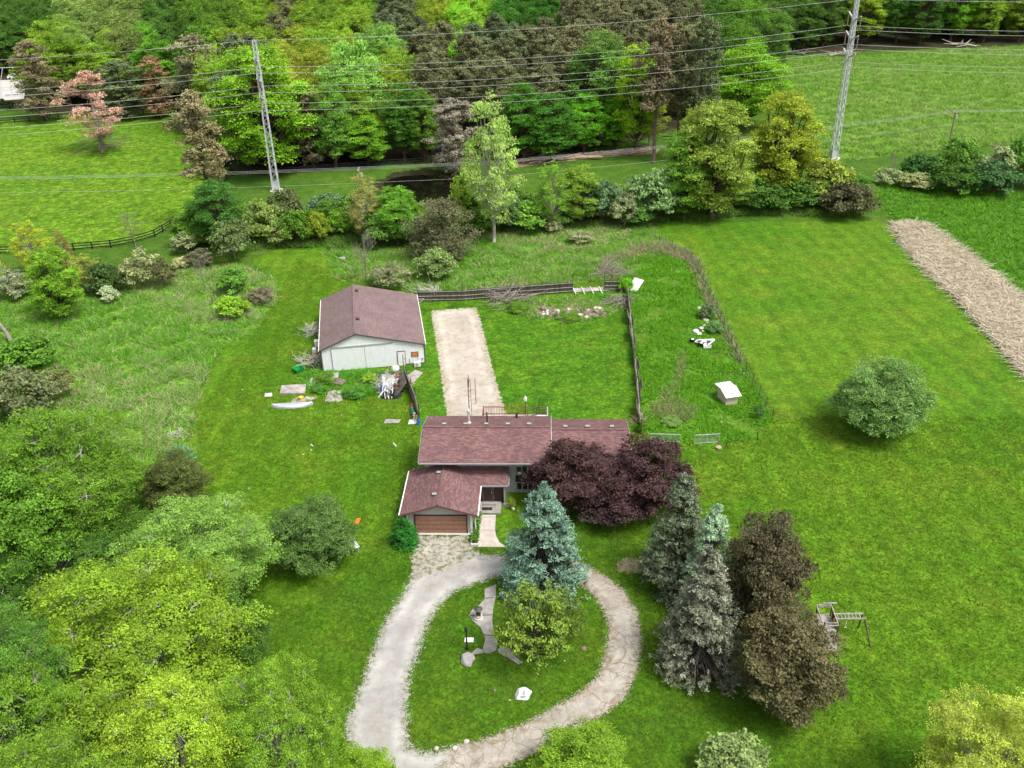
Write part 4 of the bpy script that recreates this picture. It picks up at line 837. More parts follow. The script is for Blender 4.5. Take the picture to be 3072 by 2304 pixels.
# white things stored between garage and house
tb = M(); tb.box(-.35, .35, -.5, .5, 0, 1.9); tb.tube([(-.6, -.1, 2.0), (-.5, .3, 2.05)], .06, 6); x_, y_, _ = H(-2.9, 7.95); o = tb.build('storage_box', 'white_plastic', loc=(x_, y_, 0), rz=HR); props(o, 'white plastic box standing behind the garage corner', 'box')
# ---------------------------------------------------------------- things round the house
def at(label, name, cat, m, mat, x, y, z=0, rz=0., group=None, **k):
    o = m.build(name, mat, loc=(x, y, z), rz=rz, **k); return props(o, label, cat, group)
x, y, _ = H(8.95, 15.9); c = M(); c.box(-.3, .3, -.3, .3, 2.80, 2.86); c.box(-.3, .3, .25, .31, 2.86, 3.35)
for a in (-.27, .27):
    for b in (-.27, .27): c.box(a-.03, a+.03, b-.03, b+.03, 2.365, 2.8)
at('white plastic chair on the deck behind the roof ridge', 'garden_chair', 'chair', c, 'white_plastic', x, y, 0, HR+.3)
x, y, _ = H(9.7, 16.9); c = M(); c.box(-.55, .55, -.4, .4, 2.95, 3.0); [c.box(a-.03, a+.03, b-.03, b+.03, 2.365, 2.95) for a in (-.5, .5) for b in (-.35, .35)]
at('white rectangular table on the deck corner', 'garden_table', 'table', c, 'white_plastic', x, y, 0, HR)
x, y, _ = H(7.85, 18.75); e = thing('post_lantern', 'white lantern head on a brown post beside the deck railing', 'lantern', (x, y, 0))
c = M(); c.box(-.06, .06, -.06, .06, 0, 3.9); c.build('post', 'brown_wood', e); c = M(); c.lathe([(.10, 3.9), (.17, 4.0), (.19, 4.3), (.10, 4.5), (.03, 4.6)], 10); c.build('lantern_head', 'white_plastic', e)
x, y, _ = H(9.35, 18.8); c = M(); c.lathe([(.035, 0), (.035, 4.4)], 8); at('thin black pole rising behind the deck railing', 'pole', 'pole', c, 'black_metal', x, y)
# antenna mast
x, y, _ = H(1.98, 15.3); e = thing('antenna_mast', 'thin black lattice antenna mast behind the house roof', 'antenna', (x, y, 0), HR)
L3 = [(.2*math.cos(a), .2*math.sin(a)) for a in (.3, 2.4, 4.5)]; m = M()
for a, b in L3: m.tube([(a, b, 0), (a*.8, b*.8, 8.7)], .022, 5)
for i in range(14):
    for k in range(3): z = .5+i*.6; a = L3[k]; b = L3[(k+1) % 3]; m.tube([(a[0]*.9, a[1]*.9, z), (b[0]*.9, b[1]*.9, z+(.3 if i % 2 else 0))], .012, 4)
m.build('lattice_mast', 'black_metal', e); m = M(); m.tube([(0, 0, 7.8), (0, 0, 9.2)], .03, 5); m.build('top_rod', 'black_metal', e)
m = M(); m.tube([(.68, 0, 5.6), (.68, 0, 8.75)], .03, 5); m.tube([(.2, 0, 5.65), (.68, 0, 5.65)], .018, 4); m.tube([(.1, 0, 7.4), (.68, 0, 7.4)], .018, 4); m.build('antenna_arm', 'black_metal', e)
# walk, planter
wk = M(); wp = [H(3.86, 2.88)[:2], H(3.84, .9)[:2], H(5.25, .9)[:2], H(5.21, 2.88)[:2]]; wk.prism(wp[::-1] if 0 else wp, 0, .06)
wk.prism([H(3.84, .86)[:2], H(3.78, -1.6)[:2], H(6.4, -1.6)[:2], H(5.75, -.9)[:2], H(5.4, 0)[:2], H(5.25, .86)[:2]], 0, .055); wk.build('walkway', 'concrete', kind='structure')
x, y, _ = H(3.42, -.15); e = thing('planter_bed', 'low stone-edged planter bed with green plants beside the concrete walk', 'planter', (x, y, 0), HR)
m = M(); m.box(-.35, .38, -1.45, -1.25, 0, .3); m.box(-.38, -.25, -1.25, 2.9, 0, .28); m.box(.30, .42, -1.25, 2.9, 0, .28); m.build('edging', 'stone_pale', e)
m = M(); m.box(-.25, .30, -1.25, 2.9, 0, .2); m.build('soil', 'mulch', e)
n = 900; C = np.stack([rng.uniform(-.35, .4, n), rng.uniform(-1.2, 3.2, n), .2+rng.random(n)**1.5*.65], 1); link('plants', leaves('bed_plants', C, rng.normal(size=(n, 3))*.6+np.array([0, 0, .7]), .10, rng.random(n)), e, color=(.09, .19, .03))
# fallback rocks
def rock(name, mat, sc_, seed, flat=.7):
    bm = bmesh.new(); bmesh.ops.create_icosphere(bm, subdivisions=3, radius=1); rr = random.Random(seed); ax = [(Vector((rr.gauss(0, 1), rr.gauss(0, 1), rr.gauss(0, 1))).normalized(), rr.uniform(.55, .95)) for _ in range(9)]
    for v in bm.verts:
        for a, d in ax:
            t = v.co.dot(a)
            if t > d: v.co -= a*(t-d)
        v.co *= 1+.04*math.sin(v.co.x*7+seed)+.04*math.sin(v.co.y*9); v.co.z = v.co.z*flat+.35*flat; v.co *= sc_
    me = bpy.data.meshes.new(name); bm.to_mesh(me); bm.free(); me.materials.append(MATS[mat]); return me
RK = {k: [rock('rock', k, 1, 10*i+j, .72) for i in range(4)] for j, k in enumerate(('stone_brown', 'stone_grey', 'stone_pale', 'stone_white'))}
def put_rock(mat, dx, dy, size, label, group=None, z=0., name='stone', cat='stone', sx=1., rz=None):
    x, y, _ = g(dx, dy); o = link(name, RK[mat][int(rng.integers(0, 4))]); o.location = (x, y, z); o.rotation_euler = (0, 0, rng.random()*6 if rz is None else rz); o.scale = (size*sx, size, size*.9); return props(o, label, cat, group)
o = put_rock('stone_white', 1130, 1503, .62, 'big white-painted boulder with dark marks at the bottom of the driveway island', sx=1.25, name='boulder', cat='boulder', rz=0.); wrx, wry = o.location.x, o.location.y
from mathutils.bvhtree import BVHTree
o.data = RK['stone_white'][1]; bv = BVHTree.FromPolygons([v.co.copy() for v in o.data.vertices], [tuple(p.vertices) for p in o.data.polygons]); nn_ = Vector((.05, -.78, .62)).normalized(); tx_ = Vector((1, 0, 0)); ty_ = nn_.cross(tx_).normalized()
for (a, b, c_x, d_) in ((-.05, .42, .2, .5), (.06, .62, .05, .16), (-.12, .3, .26, .34), (-.1, .14, .22, .2), (-.3, -.1, .34, .0), (-.28, -.22, .2, -.16), (.16, .6, .24, .5)):
    pts = []
    for k in range(5):
        f_ = k/4; p = nn_*2.2+tx_*(a+(c_x-a)*f_)+ty_*(b+(d_-b)*f_)*(-1 if ty_.z < 0 else 1)+Vector((0, 0, .25)); h = bv.ray_cast(p, -nn_)
        if h[0] is not None: pts.append(h[0]+nn_*.012)
    if len(pts) > 1: m = M(); m.tube(pts, .032, 5); m.build('painted_mark', 'black_metal', o)
put_rock('stone_grey', 1011, 1428, .62, 'large grey boulder beside the black lamp post', sx=1.2, name='boulder', cat='boulder')
for i, (a, b, s) in enumerate(((1262, 1402, .28), (1250, 1362, .14), (1243, 1349, .12))): put_rock('stone_brown', a, b, s, ('flat brown stone on the island grass right of the fruit tree', 'small pale stone near the island right rim, lower one', 'small pale stone near the island right rim, upper one')[i])
put_rock('stone_brown', 1068, 1492, .15, 'small brown stone in bare soil left of the white boulder'); put_rock('stone_pale', 1101, 1513, .09, 'tiny pale stone left below the white boulder'); put_rock('stone_pale', 1220, 1428, .08, 'tiny pale pebble right of the fruit tree foot')
for i, (a, b) in enumerate(((942, 1618), (983, 1617), (1008, 1603))): put_rock('stone_pale', a, b, .22, ('pale stone at the inner drive edge, leftmost of three', 'pale stone at the inner drive edge, middle of three', 'pale stone at the inner drive edge, rightmost of three')[i])
for i in range(22): put_rock('stone_pale' if i % 3 else 'stone_grey', 1255+i*6.4+rng.normal()*1, 1123+rng.normal()*1.6+(3 if i < 6 else 0), .2+.09*rng.random(), 'grey stone in the border row under the purple-leaved trees', 'stones edging the purple tree bed')
x, y, _ = H(5.9, 4.1); put_rock('stone_grey', 1092, 1093, .35, 'grey stone on the grass right of the porch slab'); put_rock('stone_white', 1108, 1099, .22, 'white stone beside the grey stone right of the porch')
# island path
gpth = gp([(1047, 1273), (1072, 1263), (1071, 1290), (1066, 1310), (1063, 1340), (1067, 1365), (1075, 1382), (1072, 1405), (1060, 1411), (1048, 1412), (1042, 1406), (1048, 1385), (1046, 1372), (1038, 1356), (1022, 1343), (1013, 1330), (1020, 1318), (1035, 1308), (1047, 1295)])
m = M(); m.prism(gpth[::-1], 0, .07); m.build('garden_path', 'concrete_grey', kind='structure')
m = M(); m.prism(gp([(1018, 1413), (1030, 1401), (1041, 1404), (1044, 1412), (1020, 1415)]), .0, .075); m.prism(gp([(1075, 1404), (1085, 1398), (1105, 1402), (1112, 1418), (1130, 1432), (1120, 1436), (1095, 1420), (1078, 1412)][::-1]), 0, .065); m.build('stepping_slab', 'concrete_grey', kind='structure')
m = M()
for a, b in (((1047, 1292), (1066, 1291)), ((1015, 1330), (1064, 1328)), ((1046, 1371), (1073, 1374))): m.beam(g(*a, .074), g(*b, .074), .07, .012)
m.build('path_crack', 'mulch', kind='structure')
x, y, _ = g(1034, 1337); e = thing('garden_lantern', 'small dark pagoda lantern on a stone base on the island path', 'garden lantern', (x, y, .07))
m = M(); m.lathe([(.42, 0), (.4, .16), (.3, .2), (.3, .36), (.2, .4)], 10); m.build('stone_base', 'stone_pale', e); m = M(); m.box(-.2, .2, -.2, .2, .4, .5); [m.box(a-.03, a+.03, b-.03, b+.03, .5, 1.05) for a in (-.16, .16) for b in (-.16, .16)]; m.box(-.1, .1, -.1, .1, .5, 1.0); m.build('lantern_body', 'trim_dark', e); m = M(); m.lathe([(.4, 1.05), (.34, 1.1), (.12, 1.28), (.03, 1.42)], 8); m.build('lantern_roof', 'trim_dark', e)
for k in range(6): put_rock('stone_pale', 1028+k*3, 1339+(k % 2)*3, .12, 'small pale stone round the foot of the garden lantern', 'stones round the garden lantern', .07)
x, y, _ = g(1009, 1402); e = thing('lamp_post', 'black lamp post leaning slightly beside the grey boulder', 'lamp post', (x, y, 0)); m = M(); m.lathe([(.16, 0), (.13, .25), (.07, .35), (.06, 2.0)], 10); m.build('post', 'black_metal', e); m = M(); m.box(-.1, .1, -.1, .1, 2.0, 2.3); m.build('lamp_head', 'black_metal', e); m = M(); m.lathe([(.17, 2.3), (.02, 2.42)], 4); m.build('lamp_cap', 'black_metal', e)
for i, (a, b) in enumerate(((1008.5, 1384), (1018.5, 1384))): x, y, _ = g(a, b, .05); m = M(); m.slab([(-.2, -.2, 0), (.16, -.22, 0), (.2, .2, .1), (-.16, .24, .1)], .03); at(('white flat panel on the grass touching the lamp post', 'white flat panel on the grass right of the lamp post')[i], 'white_panel', 'panel', m, 'white_paint', x, y, .1)
x, y, _ = g(772, 1128); m = M(); m.slab([(-.35, -.3, .05), (.1, -.35, .08), (.35, .3, .25), (-.1, .35, .2)], .06); m.box(-.1, .1, -.1, .1, .0, .12); at('orange plastic tray lying on the left lawn', 'plastic_tray', 'tray', m, 'orange_plastic', x, y)
x, y, _ = g(750, 1196); e = thing('covered_table', 'white table top half hidden under the round olive-green tree', 'table', (x, y, 0), .5); m = M(); m.box(-1.1, 1.1, -.55, .55, .72, .78); m.build('table_top', 'white_plastic', e)
for a in (-1, .97):
    for b in (-.45, .42): m = M(); m.box(a, a+.05, b, b+.05, 0, .72); m.build('leg', 'galvanized', e)
# ---------------------------------------------------------------- barn
BX, BYY, BR = -19.38, 104.821, .147
barn = thing('pole_barn', 'white metal-sided pole barn with faded maroon shingle roof', 'barn', (BX, BYY, 0), BR)
def bpart(m, name, mat, parent=None, uv=True, **p): return m.build(name, mat, parent or barn, uv=uv, **p)
WL, WR, ZL, ZR, RZ, BL = 4.654, 8.61, 3.25, 2.87, 5.161, 15.576
m = M(); gablewall(m, (-WL+.15, WR-.12), .25, .15, (ZL-.05, ZR-.05), 0, RZ-.12, .15); gablewall(m, (-WL+.15, WR-.12), BL-.4, .15, (ZL-.05, ZR-.05), 0, RZ-.12, .15)
m.box(-WL+.15, -WL+.3, .4, BL-.4, .15, ZL-.1); m.box(WR-.27, WR-.12, .4, BL-.4, .15, ZR-.1); bpart(m, 'wall', 'siding_barn')
m = M(); m.box(-WL+.13, WR-.10, .23, BL-.23, 0, .149); bpart(m, 'foundation', 'trim_dark')
m = M(); m.slab([(-WL, 0, ZL), (0, 0, RZ), (0, BL, RZ), (-WL, BL, ZL)], .14); m.slab([(0, 0, RZ), (WR, 0, ZR), (WR, BL, ZR), (0, BL, RZ)], .14); br = bpart(m, 'roof', 'shingle_barn')
m = M(); m.beam((0, .02, RZ+.03), (0, BL-.02, RZ+.03), .34, .05); bpart(m, 'ridge_cap', 'shingle_barn')
m = M(); m.beam((-WL, -.03, ZL-.09), (0, -.03, RZ-.09), .05, .16); m.beam((WR, -.03, ZR-.09), (0, -.03, RZ-.09), .05, .16); m.box(-WL+.12, -WL+.27, .2, .249, 0, ZL-.1); m.box(WR-.24, WR-.09, .2, .249, 0, ZR-.12); bpart(m, 'trim', 'trim_dark')
m = M(); m.box(WR+.01, WR+.1, 0, BL, ZR-.13, ZR-.02); m.box(-WL-.1, -WL-.01, 0, BL, ZL-.13, ZL-.02); bpart(m, 'gutter', 'white_paint')
for x0, x1 in ((-3.2, .93), (.95, 4.72)):
    m = M(); m.box(x0, x1, .17, .225, .08, 3.28); dd = bpart(m, 'sliding_door', 'siding_barn'); m = M(); m.box(x0-.02 if x0 < 0 else x0-.015, x0+.03 if x0 < 0 else x0+.01, .15, .169, .08, 3.28); bpart(m, 'door_edge', 'trim_dark', dd)
m = M(); m.box(-3.1, 4.55, .1, .249, 3.29, 3.42); bpart(m, 'door_track', 'trim_grey')
m = M(); m.box(5.02, 5.94, .18, .249, .02, 2.0); md = bpart(m, 'side_door', 'white_paint'); m = M(); m.box(4.95, 5.018, .15, .249, 0, 2.08); m.box(5.942, 6.01, .15, .249, 0, 2.08); m.box(5.018, 5.942, .15, .249, 2.002, 2.08); bpart(m, 'door_frame', 'trim_dark', md); m = M(); m.box(5.83, 5.9, .12, .179, .95, 1.05); bpart(m, 'door_handle', 'trim_dark', md)
m = M(); m.box(6.74, 7.66, .17, .249, 1.1, 1.78); wn = bpart(m, 'window_frame', 'trim_dark'); m = M(); m.box(6.81, 7.59, .155, .169, 1.17, 1.71); bpart(m, 'pane', 'pane_orange', wn)  # pane is a mottled orange base colour without emission
m = M(); m.box(7.0, 7.8, -.75, -.35, .12, .75); m.box(7.0, 7.05, -.75, -.35, 0, .12); m.box(7.7, 7.75, -.75, -.35, 0, .12); ac = bpart(m, 'air_conditioner', 'white_plastic'); m = M(); m.lathe([(.22, 0), (.22, .02)], 18); q = bpart(m, 'fan_grille', 'trim_grey', ac); q.rotation_euler = (R(90), 0, 0); q.location = (7.32, -.755, .42)
m = M(); m.tube([(7.6, .2, 1.0), (7.55, -.1, .9), (7.5, -.3, .72)], .03, 6); m.box(6.45, 6.52, .18, .249, .1, .9); m.box(8.05, 8.2, .15, .249, .6, .85); bpart(m, 'conduit', 'trim_grey')
for y in (4.2, 13.3):
    m = M(); z = RZ-.266*.45; m.lathe([(.16, z-.1), (.16, z+.22), (.28, z+.24), (.26, z+.36), (.05, z+.44)], 12, (.45, y)); bpart(m, 'roof_vent', 'shingle_barn', br, uv=False)
# ---------------------------------------------------------------- fences
def spline(pts, step):
    out = []; tot = 0
    for a, b in zip(pts[:-1], pts[1:]):
        a = Vector(a); b = Vector(b); L = (b-a).length; n = max(1, int(round(L/step)))
        for i in range(n): out.append(a.lerp(b, i/n))
    out.append(Vector(pts[-1])); return out
def board_fence(label, pts, h, mat, postmat, step=2.4, th=.04, posth=.6, wob=.0, name='board_fence'):
    P = spline([Vector((p[0], p[1], 0)) for p in pts], step); o0 = P[0].copy(); e = thing(name, label, 'fence', tuple(o0)); m = M(); r = M(); hh = h
    for a, b in zip(P[:-1], P[1:]):
        a = a-o0; b = b-o0; d = (b-a).normalized(); n = Vector((-d.y, d.x, 0)); k = max(1, int((b-a).length/.15)); lean = wob*rng.normal()
        for i in range(k):
            p = a+(b-a)*(i/k); q = a+(b-a)*((i+.93)/k); z1 = hh+rng.normal()*.02; t = n*th
            vs = [p, q, q+t, p+t]; m.add([v+Vector((0, 0, .05)) for v in vs]+[v+n*lean+Vector((0, 0, z1)) for v in vs], [(3, 2, 1, 0), (4, 5, 6, 7), (0, 1, 5, 4), (1, 2, 6, 5), (2, 3, 7, 6), (3, 0, 4, 7)])
        for z in (.3, h*.52, h-.12): r.beam(a-n*.05+Vector((0, 0, z)), b-n*.05+Vector((0, 0, z)), .05, .09)
    m.build('boards', mat, e); r.build('rails', 'weathered', e)
    for p in P: q = M(); q.beam((p-o0)+Vector((0, 0, 0)), (p-o0)+Vector((0, 0, h+posth)), .08, .08); q.build('post', postmat, e)
    return e
board_fence('long dark board fence with tall posts behind the gravel pad', [g(903, 652)[:2], g(1000, 650)[:2], g(1237, 632)[:2]], 1.7, 'fence_wood_dark', 'trim_dark', 3.0, posth=.9)
board_fence('short dark board fence piece under the bright vine', [g(1305, 628)[:2], g(1350, 628)[:2]], 1.6, 'fence_wood_dark', 'trim_dark', 3, posth=.8)
board_fence('weathered picket fence seen edge-on along the right side of the back yard', [g(1356, 640)[:2], g(1366, 740)[:2], g(1378, 860)[:2], g(1384, 938)[:2]], 1.6, 'fence_wood', 'brown_wood', 2.4, posth=.2, wob=.25)
board_fence('grey board fence running from the barn door to the house corner', [g(873, 806)[:2], g(880, 832)[:2], g(899, 880)[:2], g(907, 917)[:2]], 1.75, 'fence_wood', 'black_metal', 3.0, posth=.9)
e = thing('collapsed_fence_panel', 'fallen pale fence panel bridging two dark fence pieces', 'fence panel', g(1272, 628)); m = M(); m.slab([(-3.6, -.6, .1), (3.4, -.2, .1), (3.5, .5, .35), (-3.5, .3, .3)], .05); m.build('boards', 'weathered', e); m = M(); [m.beam((-2+i*1.3, -1.4, .1), (-2.4+i*1.3, .4, .5), .12, .05) for i in range(4)]; m.build('loose_boards', 'plywood', e)
# leaning panel by the scrap heap
x, y, _ = g(878, 842); m = M(); m.slab([(-1.0, -1.4, 0), (.2, -1.2, 1.7), (-.6, 2.0, 1.7), (-1.6, 1.7, 0)], .05); at('grey fence panel leaning out beside the scrap heap', 'leaning_panel', 'fence panel', m, 'fence_wood', x, y)
def rail_fence(label, pts, h=1.35, step=2.7, n=3, name='rail_fence'):
    P = spline([Vector((p[0], p[1], 0)) for p in pts], step); o0 = P[0].copy(); e = thing(name, label, 'fence', tuple(o0)); m = M()
    for a, b in zip(P[:-1], P[1:]):
        for k in range(n): z = .35+k*(h-.45)/(n-1); m.beam(a-o0+Vector((0, 0, z)), b-o0+Vector((0, 0, z)), .06, .16)
    m.build('rails', 'black_rail', e)
    for p in P[:98]: q = M(); q.beam(p-o0, p-o0+Vector((0, 0, h)), .17, .17); q.build('post', 'black_rail', e)
rail_fence('black three-rail fence curving round the near side of the pasture', [g(-90, 553)[:2], g(0, 549)[:2], g(120, 545)[:2], g(240, 535)[:2], g(290, 526)[:2], g(335, 512)[:2], g(386, 482)[:2], g(430, 440)[:2], g(478, 400)[:2], g(503, 380)[:2]])
rail_fence('black rail fence at the far side of the pasture below the pines', [g(-90, 278)[:2], g(0, 268)[:2], g(160, 257)[:2], g(370, 246)[:2]], 1.5, 3.6)
rail_fence('dark rail fence along the forest edge behind the pylon', [g(503, 378)[:2], g(640, 374)[:2], g(830, 358)[:2], g(1000, 350)[:2], g(1150, 342)[:2]], 1.3, 3.4)
# wire fence of the side yard
def wire_fence(label, pts, h=1.3, step=2.6, mesh=True):
    P = [Vector((p[0], p[1], 0)) for p in pts]; o0 = P[0].copy(); e = thing('wire_fence', label, 'fence', tuple(o0)); Q = spline(P, step)
    for p in Q: q = M(); t = Vector((rng.normal()*.06, rng.normal()*.06, h+.2)); q.beam(p-o0, p-o0+t, .06, .06); q.build('post', 'black_metal', e)
    if mesh:
        m = M()
        for a, b in zip(Q[:-1], Q[1:]): a = a-o0; b = b-o0; m.add([a, b, b+Vector((0, 0, h)), a+Vector((0, 0, h))], [(0, 1, 2, 3)])
        m.build('wire_mesh', 'mesh_wire', e, uv=True)
wire_fence('green wire fence with thin black posts curving round the side yard', [g(1425, 525)[:2], g(1478, 552)[:2], g(1508, 578)[:2], g(1524, 625)[:2], g(1556, 690)[:2], g(1598, 782)[:2], g(1640, 855)[:2], g(1668, 908)[:2]])
wire_fence('two thin black posts at the front edge of the side yard', [g(1568, 966)[:2], g(1637, 950)[:2]], .8, 8, False)
def gate(label, a, b, h=1.1, brace=False):
    a = Vector(g(*a)); b = Vector(g(*b)); e = thing('wire_gate', label, 'gate', tuple(a)); b = b-a; m = M(); m.tube([(0, 0, 0), (0, 0, h), b+Vector((0, 0, h)), b], .035, 6); m.tube([(0, 0, .15), b+Vector((0, 0, .15))], .03, 6)
    if brace: m.tube([b*.5+Vector((0, 0, .15)), b*.5+Vector((0, 0, h))], .03, 6)
    m.build('frame', 'galvanized', e); q = M(); q.add([(0, 0, .15), b+Vector((0, 0, .15)), b+Vector((0, 0, h)), (0, 0, h)], [(0, 1, 2, 3)]); q.build('wire_mesh', 'mesh_wire', e, uv=True)
gate('galvanized wire gate nearest the house at the side yard', (1404, 955), (1468, 957)); gate('galvanized wire gate with a centre bar at the side yard', (1500, 960), (1553, 957), 1.2, True)
x, y, _ = g(1552, 970); m = M(); m.lathe([(.30, 0), (.34, .28), (.28, .3)], 12); at('cut tree stump beside the side yard gate', 'tree_stump', 'stump', m, 'log', x, y)
# ---------------------------------------------------------------- pylons and wires
def pylon(label, dx, dy, top, lv):
    x, y, _ = g(dx, dy); e = thing('lattice_pylon', label, 'pylon', (x, y, 0), R(5)); Hh = hpix(x, y, top); m = M(); w0, w1 = .62, .28
    hw = lambda z: w0+(w1-w0)*z/Hh
    for sx in (-1, 1):
        for sy in (-1, 1): m.beam((sx*w0, sy*w0, 0), (sx*w1, sy*w1, Hh), .16, .16)
    z = 1.6; k = 0
    while z < Hh-.6:
        st = 1.15*hw(z)*1.5; a = hw(z); b = hw(z+st); s = 1 if k % 2 else -1
        for (p, q) in ((((-s*a, -a), (s*b, -b))), (((-s*a, a), (s*b, b))), (((-a, -s*a), (-b, s*b))), (((a, -s*a), (b, s*b)))): m.beam((p[0], p[1], z), (q[0], q[1], z+st), .09, .05)
        z += st; k += 1
    m.build('lattice_mast', 'galvanized', e); m = M()
    for s in (-1, 1): m.add([(s*w0, -w0, .0), (s*w0, w0, 0), (s*w0*.95, w0*.95, 1.9), (s*w0*.95, -w0*.95, 1.9)], [(0, 1, 2, 3)]); m.add([(-w0, s*w0, .0), (w0, s*w0, 0), (w0*.95, s*w0*.95, 1.9), (-w0*.95, s*w0*.95, 1.9)], [(0, 1, 2, 3)])
    m.build('base_plate', 'galvanized', e); m = M(); m.lathe([(1.3, 0), (1.3, .25), (1.15, .3)], 16); m.build('footing', 'concrete_pale', e)
    tips = []
    for L in lv:
        zz = hpix(x, y, L)
        for s in (1, -1):
            m = M(); m.tube([(0, s*.2, zz), (0, s*1.3, zz+.35), (0, s*2.9, zz+1.0)], [.24, .2, .13], 8); ar = m.build('davit_arm', 'galvanized', e, smooth=True)
            i = M(); i.lathe([(.05, zz-1.5)]+[((.13 if k % 2 else .07), zz-1.4+k*.15) for k in range(15)]+[(.05, zz+.85)], 8, (0, s*2.85)); i.build('insulator', 'insulator', ar)
            c, sn = math.cos(R(5)), math.sin(R(5)); tips.append(((x-sn*s*2.85, y+c*s*2.85, zz-1.5), s))
    m = M(); m.tube([(0, 0, Hh-.1), (0, 0, Hh+.15)], .12, 6); m.build('peak_clamp', 'galvanized', e)
    return (x, y, Hh+.1), tips
sh1, t1 = pylon('galvanized lattice pylon on the left, in front of the huge bright tree', 597, 413, 88, (133, 175, 213))
sh2, t2 = pylon('galvanized lattice pylon on the right, standing in the hay field', 1800, 343, -2, (42, 83.5, 122))
def wire(pts, sag, rad, label, name='power_line', group=None):
    pts = [Vector(p) for p in pts]; o0 = pts[0].copy(); m = M(); P = []
    for k, (a, b) in enumerate(zip(pts[:-1], pts[1:])):
        for i in range(25 if k == len(pts)-2 else 24): t = i/24; p = a.lerp(b, t); p.z -= 4*sag*t*(1-t)*((b-a).length/115.)**2; P.append(p-o0)
    m.tube(P, rad, 5); o = m.build(name, 'wire_metal', loc=tuple(o0)); props(o, label, 'power line', group)
def beyond(p, r, dir_, n=125): return Vector(p)+Vector(dir_)*n
dl = (Vector(sh1)-Vector(sh2)).normalized(); dl.z = 0; dr_ = Vector((1, -.01, 0))
lab = ['upper', 'middle', 'lower']
wire([beyond(sh2, 1, dr_), sh2, sh1, beyond(sh1, 1, dl)], 1.4, .03, 'topmost thin wire joining the tips of both lattice pylons')
for i, ((a, s), (b, _)) in enumerate(zip(t2, t1)):
    wire([beyond(a, 1, dr_), a, b, beyond(b, 1, dl)], 1.9, .031, 'heavy wire hung from the %s arms of both pylons, %s side' % (lab[i//2], 'forest' if s > 0 else 'house'))
def upole(label, dx, dy, top, arm=1.6, shift=0):
    x, y, _ = g(dx, dy); h = hpix(x, y, top); e = thing('utility_pole', label, 'utility pole', (x, y, 0)); m = M(); m.tube([(0, 0, 0), (0, 0, h)], [.17, .12], 9); m.build('pole', 'bark_grey', e); m = M(); m.beam((-.1, -arm/2, h-.3), (-.1, arm/2, h-.3), .1, .12); m.build('crossarm', 'bark_grey', e); q = []
    for a in (-arm/2+.1, 0, arm/2-.1): m = M(); m.lathe([(.05, h-.22), (.09, h-.1), (.04, h+.05)], 8, (-.1, a)); m.build('insulator', 'white_plastic', e); q.append((x-.1, y+a, h+.05))
    m = M(); m.lathe([(.2, h-1.5), (.2, h-.8)], 10, (.35, 0)); m.build('transformer', 'galvanized', e); q.append((x, y, h-2.6)); return q
q3 = upole('wooden utility pole at the right hedgerow with a grey transformer', 2046, 330, 240); q2 = upole('wooden utility pole hidden beside the white-trunked tree', 1058, 455, 352); q1 = upole('wooden utility pole left of the pond', 786, 470, 364)
lab = ['farthest upper', 'middle upper', 'nearest upper', 'lower']
for i in range(4):
    a = Vector(q3[i]); b = Vector(q2[i]); c = Vector(q1[i]); dd = (c-b).normalized(); dd.z = 0; d2 = Vector((1, .03, 0)); left = c+Vector((-1, .015, 0))*95
    wire([a+d2*100, a, b, c, left], .9, .018, 'thin distribution wire between the wooden poles, %s one' % lab[i])
# ---------------------------------------------------------------- yard things
x, y, _ = g(632, 878); e = thing('canoe', 'silver aluminium canoe turned upside down on the left lawn', 'canoe', (x, y, 0), .07)
m = M(); vs = []; nS, nT = 21, 11
for i in range(nS):
    t = -1+2*i/(nS-1); hw_ = .56*(1-abs(t)**2.3)+.015; hh = .40+.10*abs(t)**3
    for j in range(nT): a = PI*j/(nT-1); vs.append((t*2.45, -math.cos(a)*hw_, .04+math.sin(a)**.7*hh*(1 if abs(t) < .98 else .7)))
m.add(vs, [(i*nT+j, (i+1)*nT+j, (i+1)*nT+j+1, i*nT+j+1) for i in range(nS-1) for j in range(nT-1)]); m.build('hull', 'aluminium', e, smooth=True)
m = M(); m.tube([(-2.4+4.8*i/12, 0, .06+.34+.16*abs(-1+i/6)**3) for i in range(13)], .025, 5); m.build('keel', 'galvanized', e)
m = M(); [m.tube([(-2.45+4.9*i/12, s*(.46*(1-abs(-1+i/6)**2.3)+.02), .05) for i in range(13)], .03, 5) for s in (-1, 1)]; m.build('gunwale', 'trim_dark', e)
def slabthing(label, name, cat, quad, th, mat, z=.05, group=None, zs=None):
    P = [g(*p) for p in quad]; cx = sum(p[0] for p in P)/len(P); cy = sum(p[1] for p in P)/len(P); m = M(); m.slab([(p[0]-cx, p[1]-cy, (zs[i] if zs else z)) for i, p in enumerate(P)], th); return at(label, name, cat, m, mat, cx, cy)
e = slabthing('long weathered concrete trough slab on the left lawn', 'concrete_slab', 'slab', [(605, 853), (659, 852), (662, 833), (609, 836)], .2, 'weathered', .25)
slabthing('small concrete slab left of the long trough slab', 'concrete_slab', 'slab', [(571, 858), (588, 857), (588, 850), (573, 851)], .08, 'stone_pale', .1)
slabthing('white sheet leaning at the left of the junk in front of the barn', 'plastic_sheet', 'sheet', [(662, 832), (676, 836), (692, 821), (680, 818)], .05, 'white_paint', zs=(.1, .1, .5, .55))
slabthing('grey wooden pallet lying on planks in front of the barn', 'pallet', 'pallet', [(709, 824), (731, 822), (733, 812), (712, 811)], .1, 'weathered', .45)
slabthing('stack of grey planks under the pallet', 'plank_stack', 'planks', [(700, 828), (738, 836), (748, 824), (716, 818)], .2, 'fence_wood', .3)
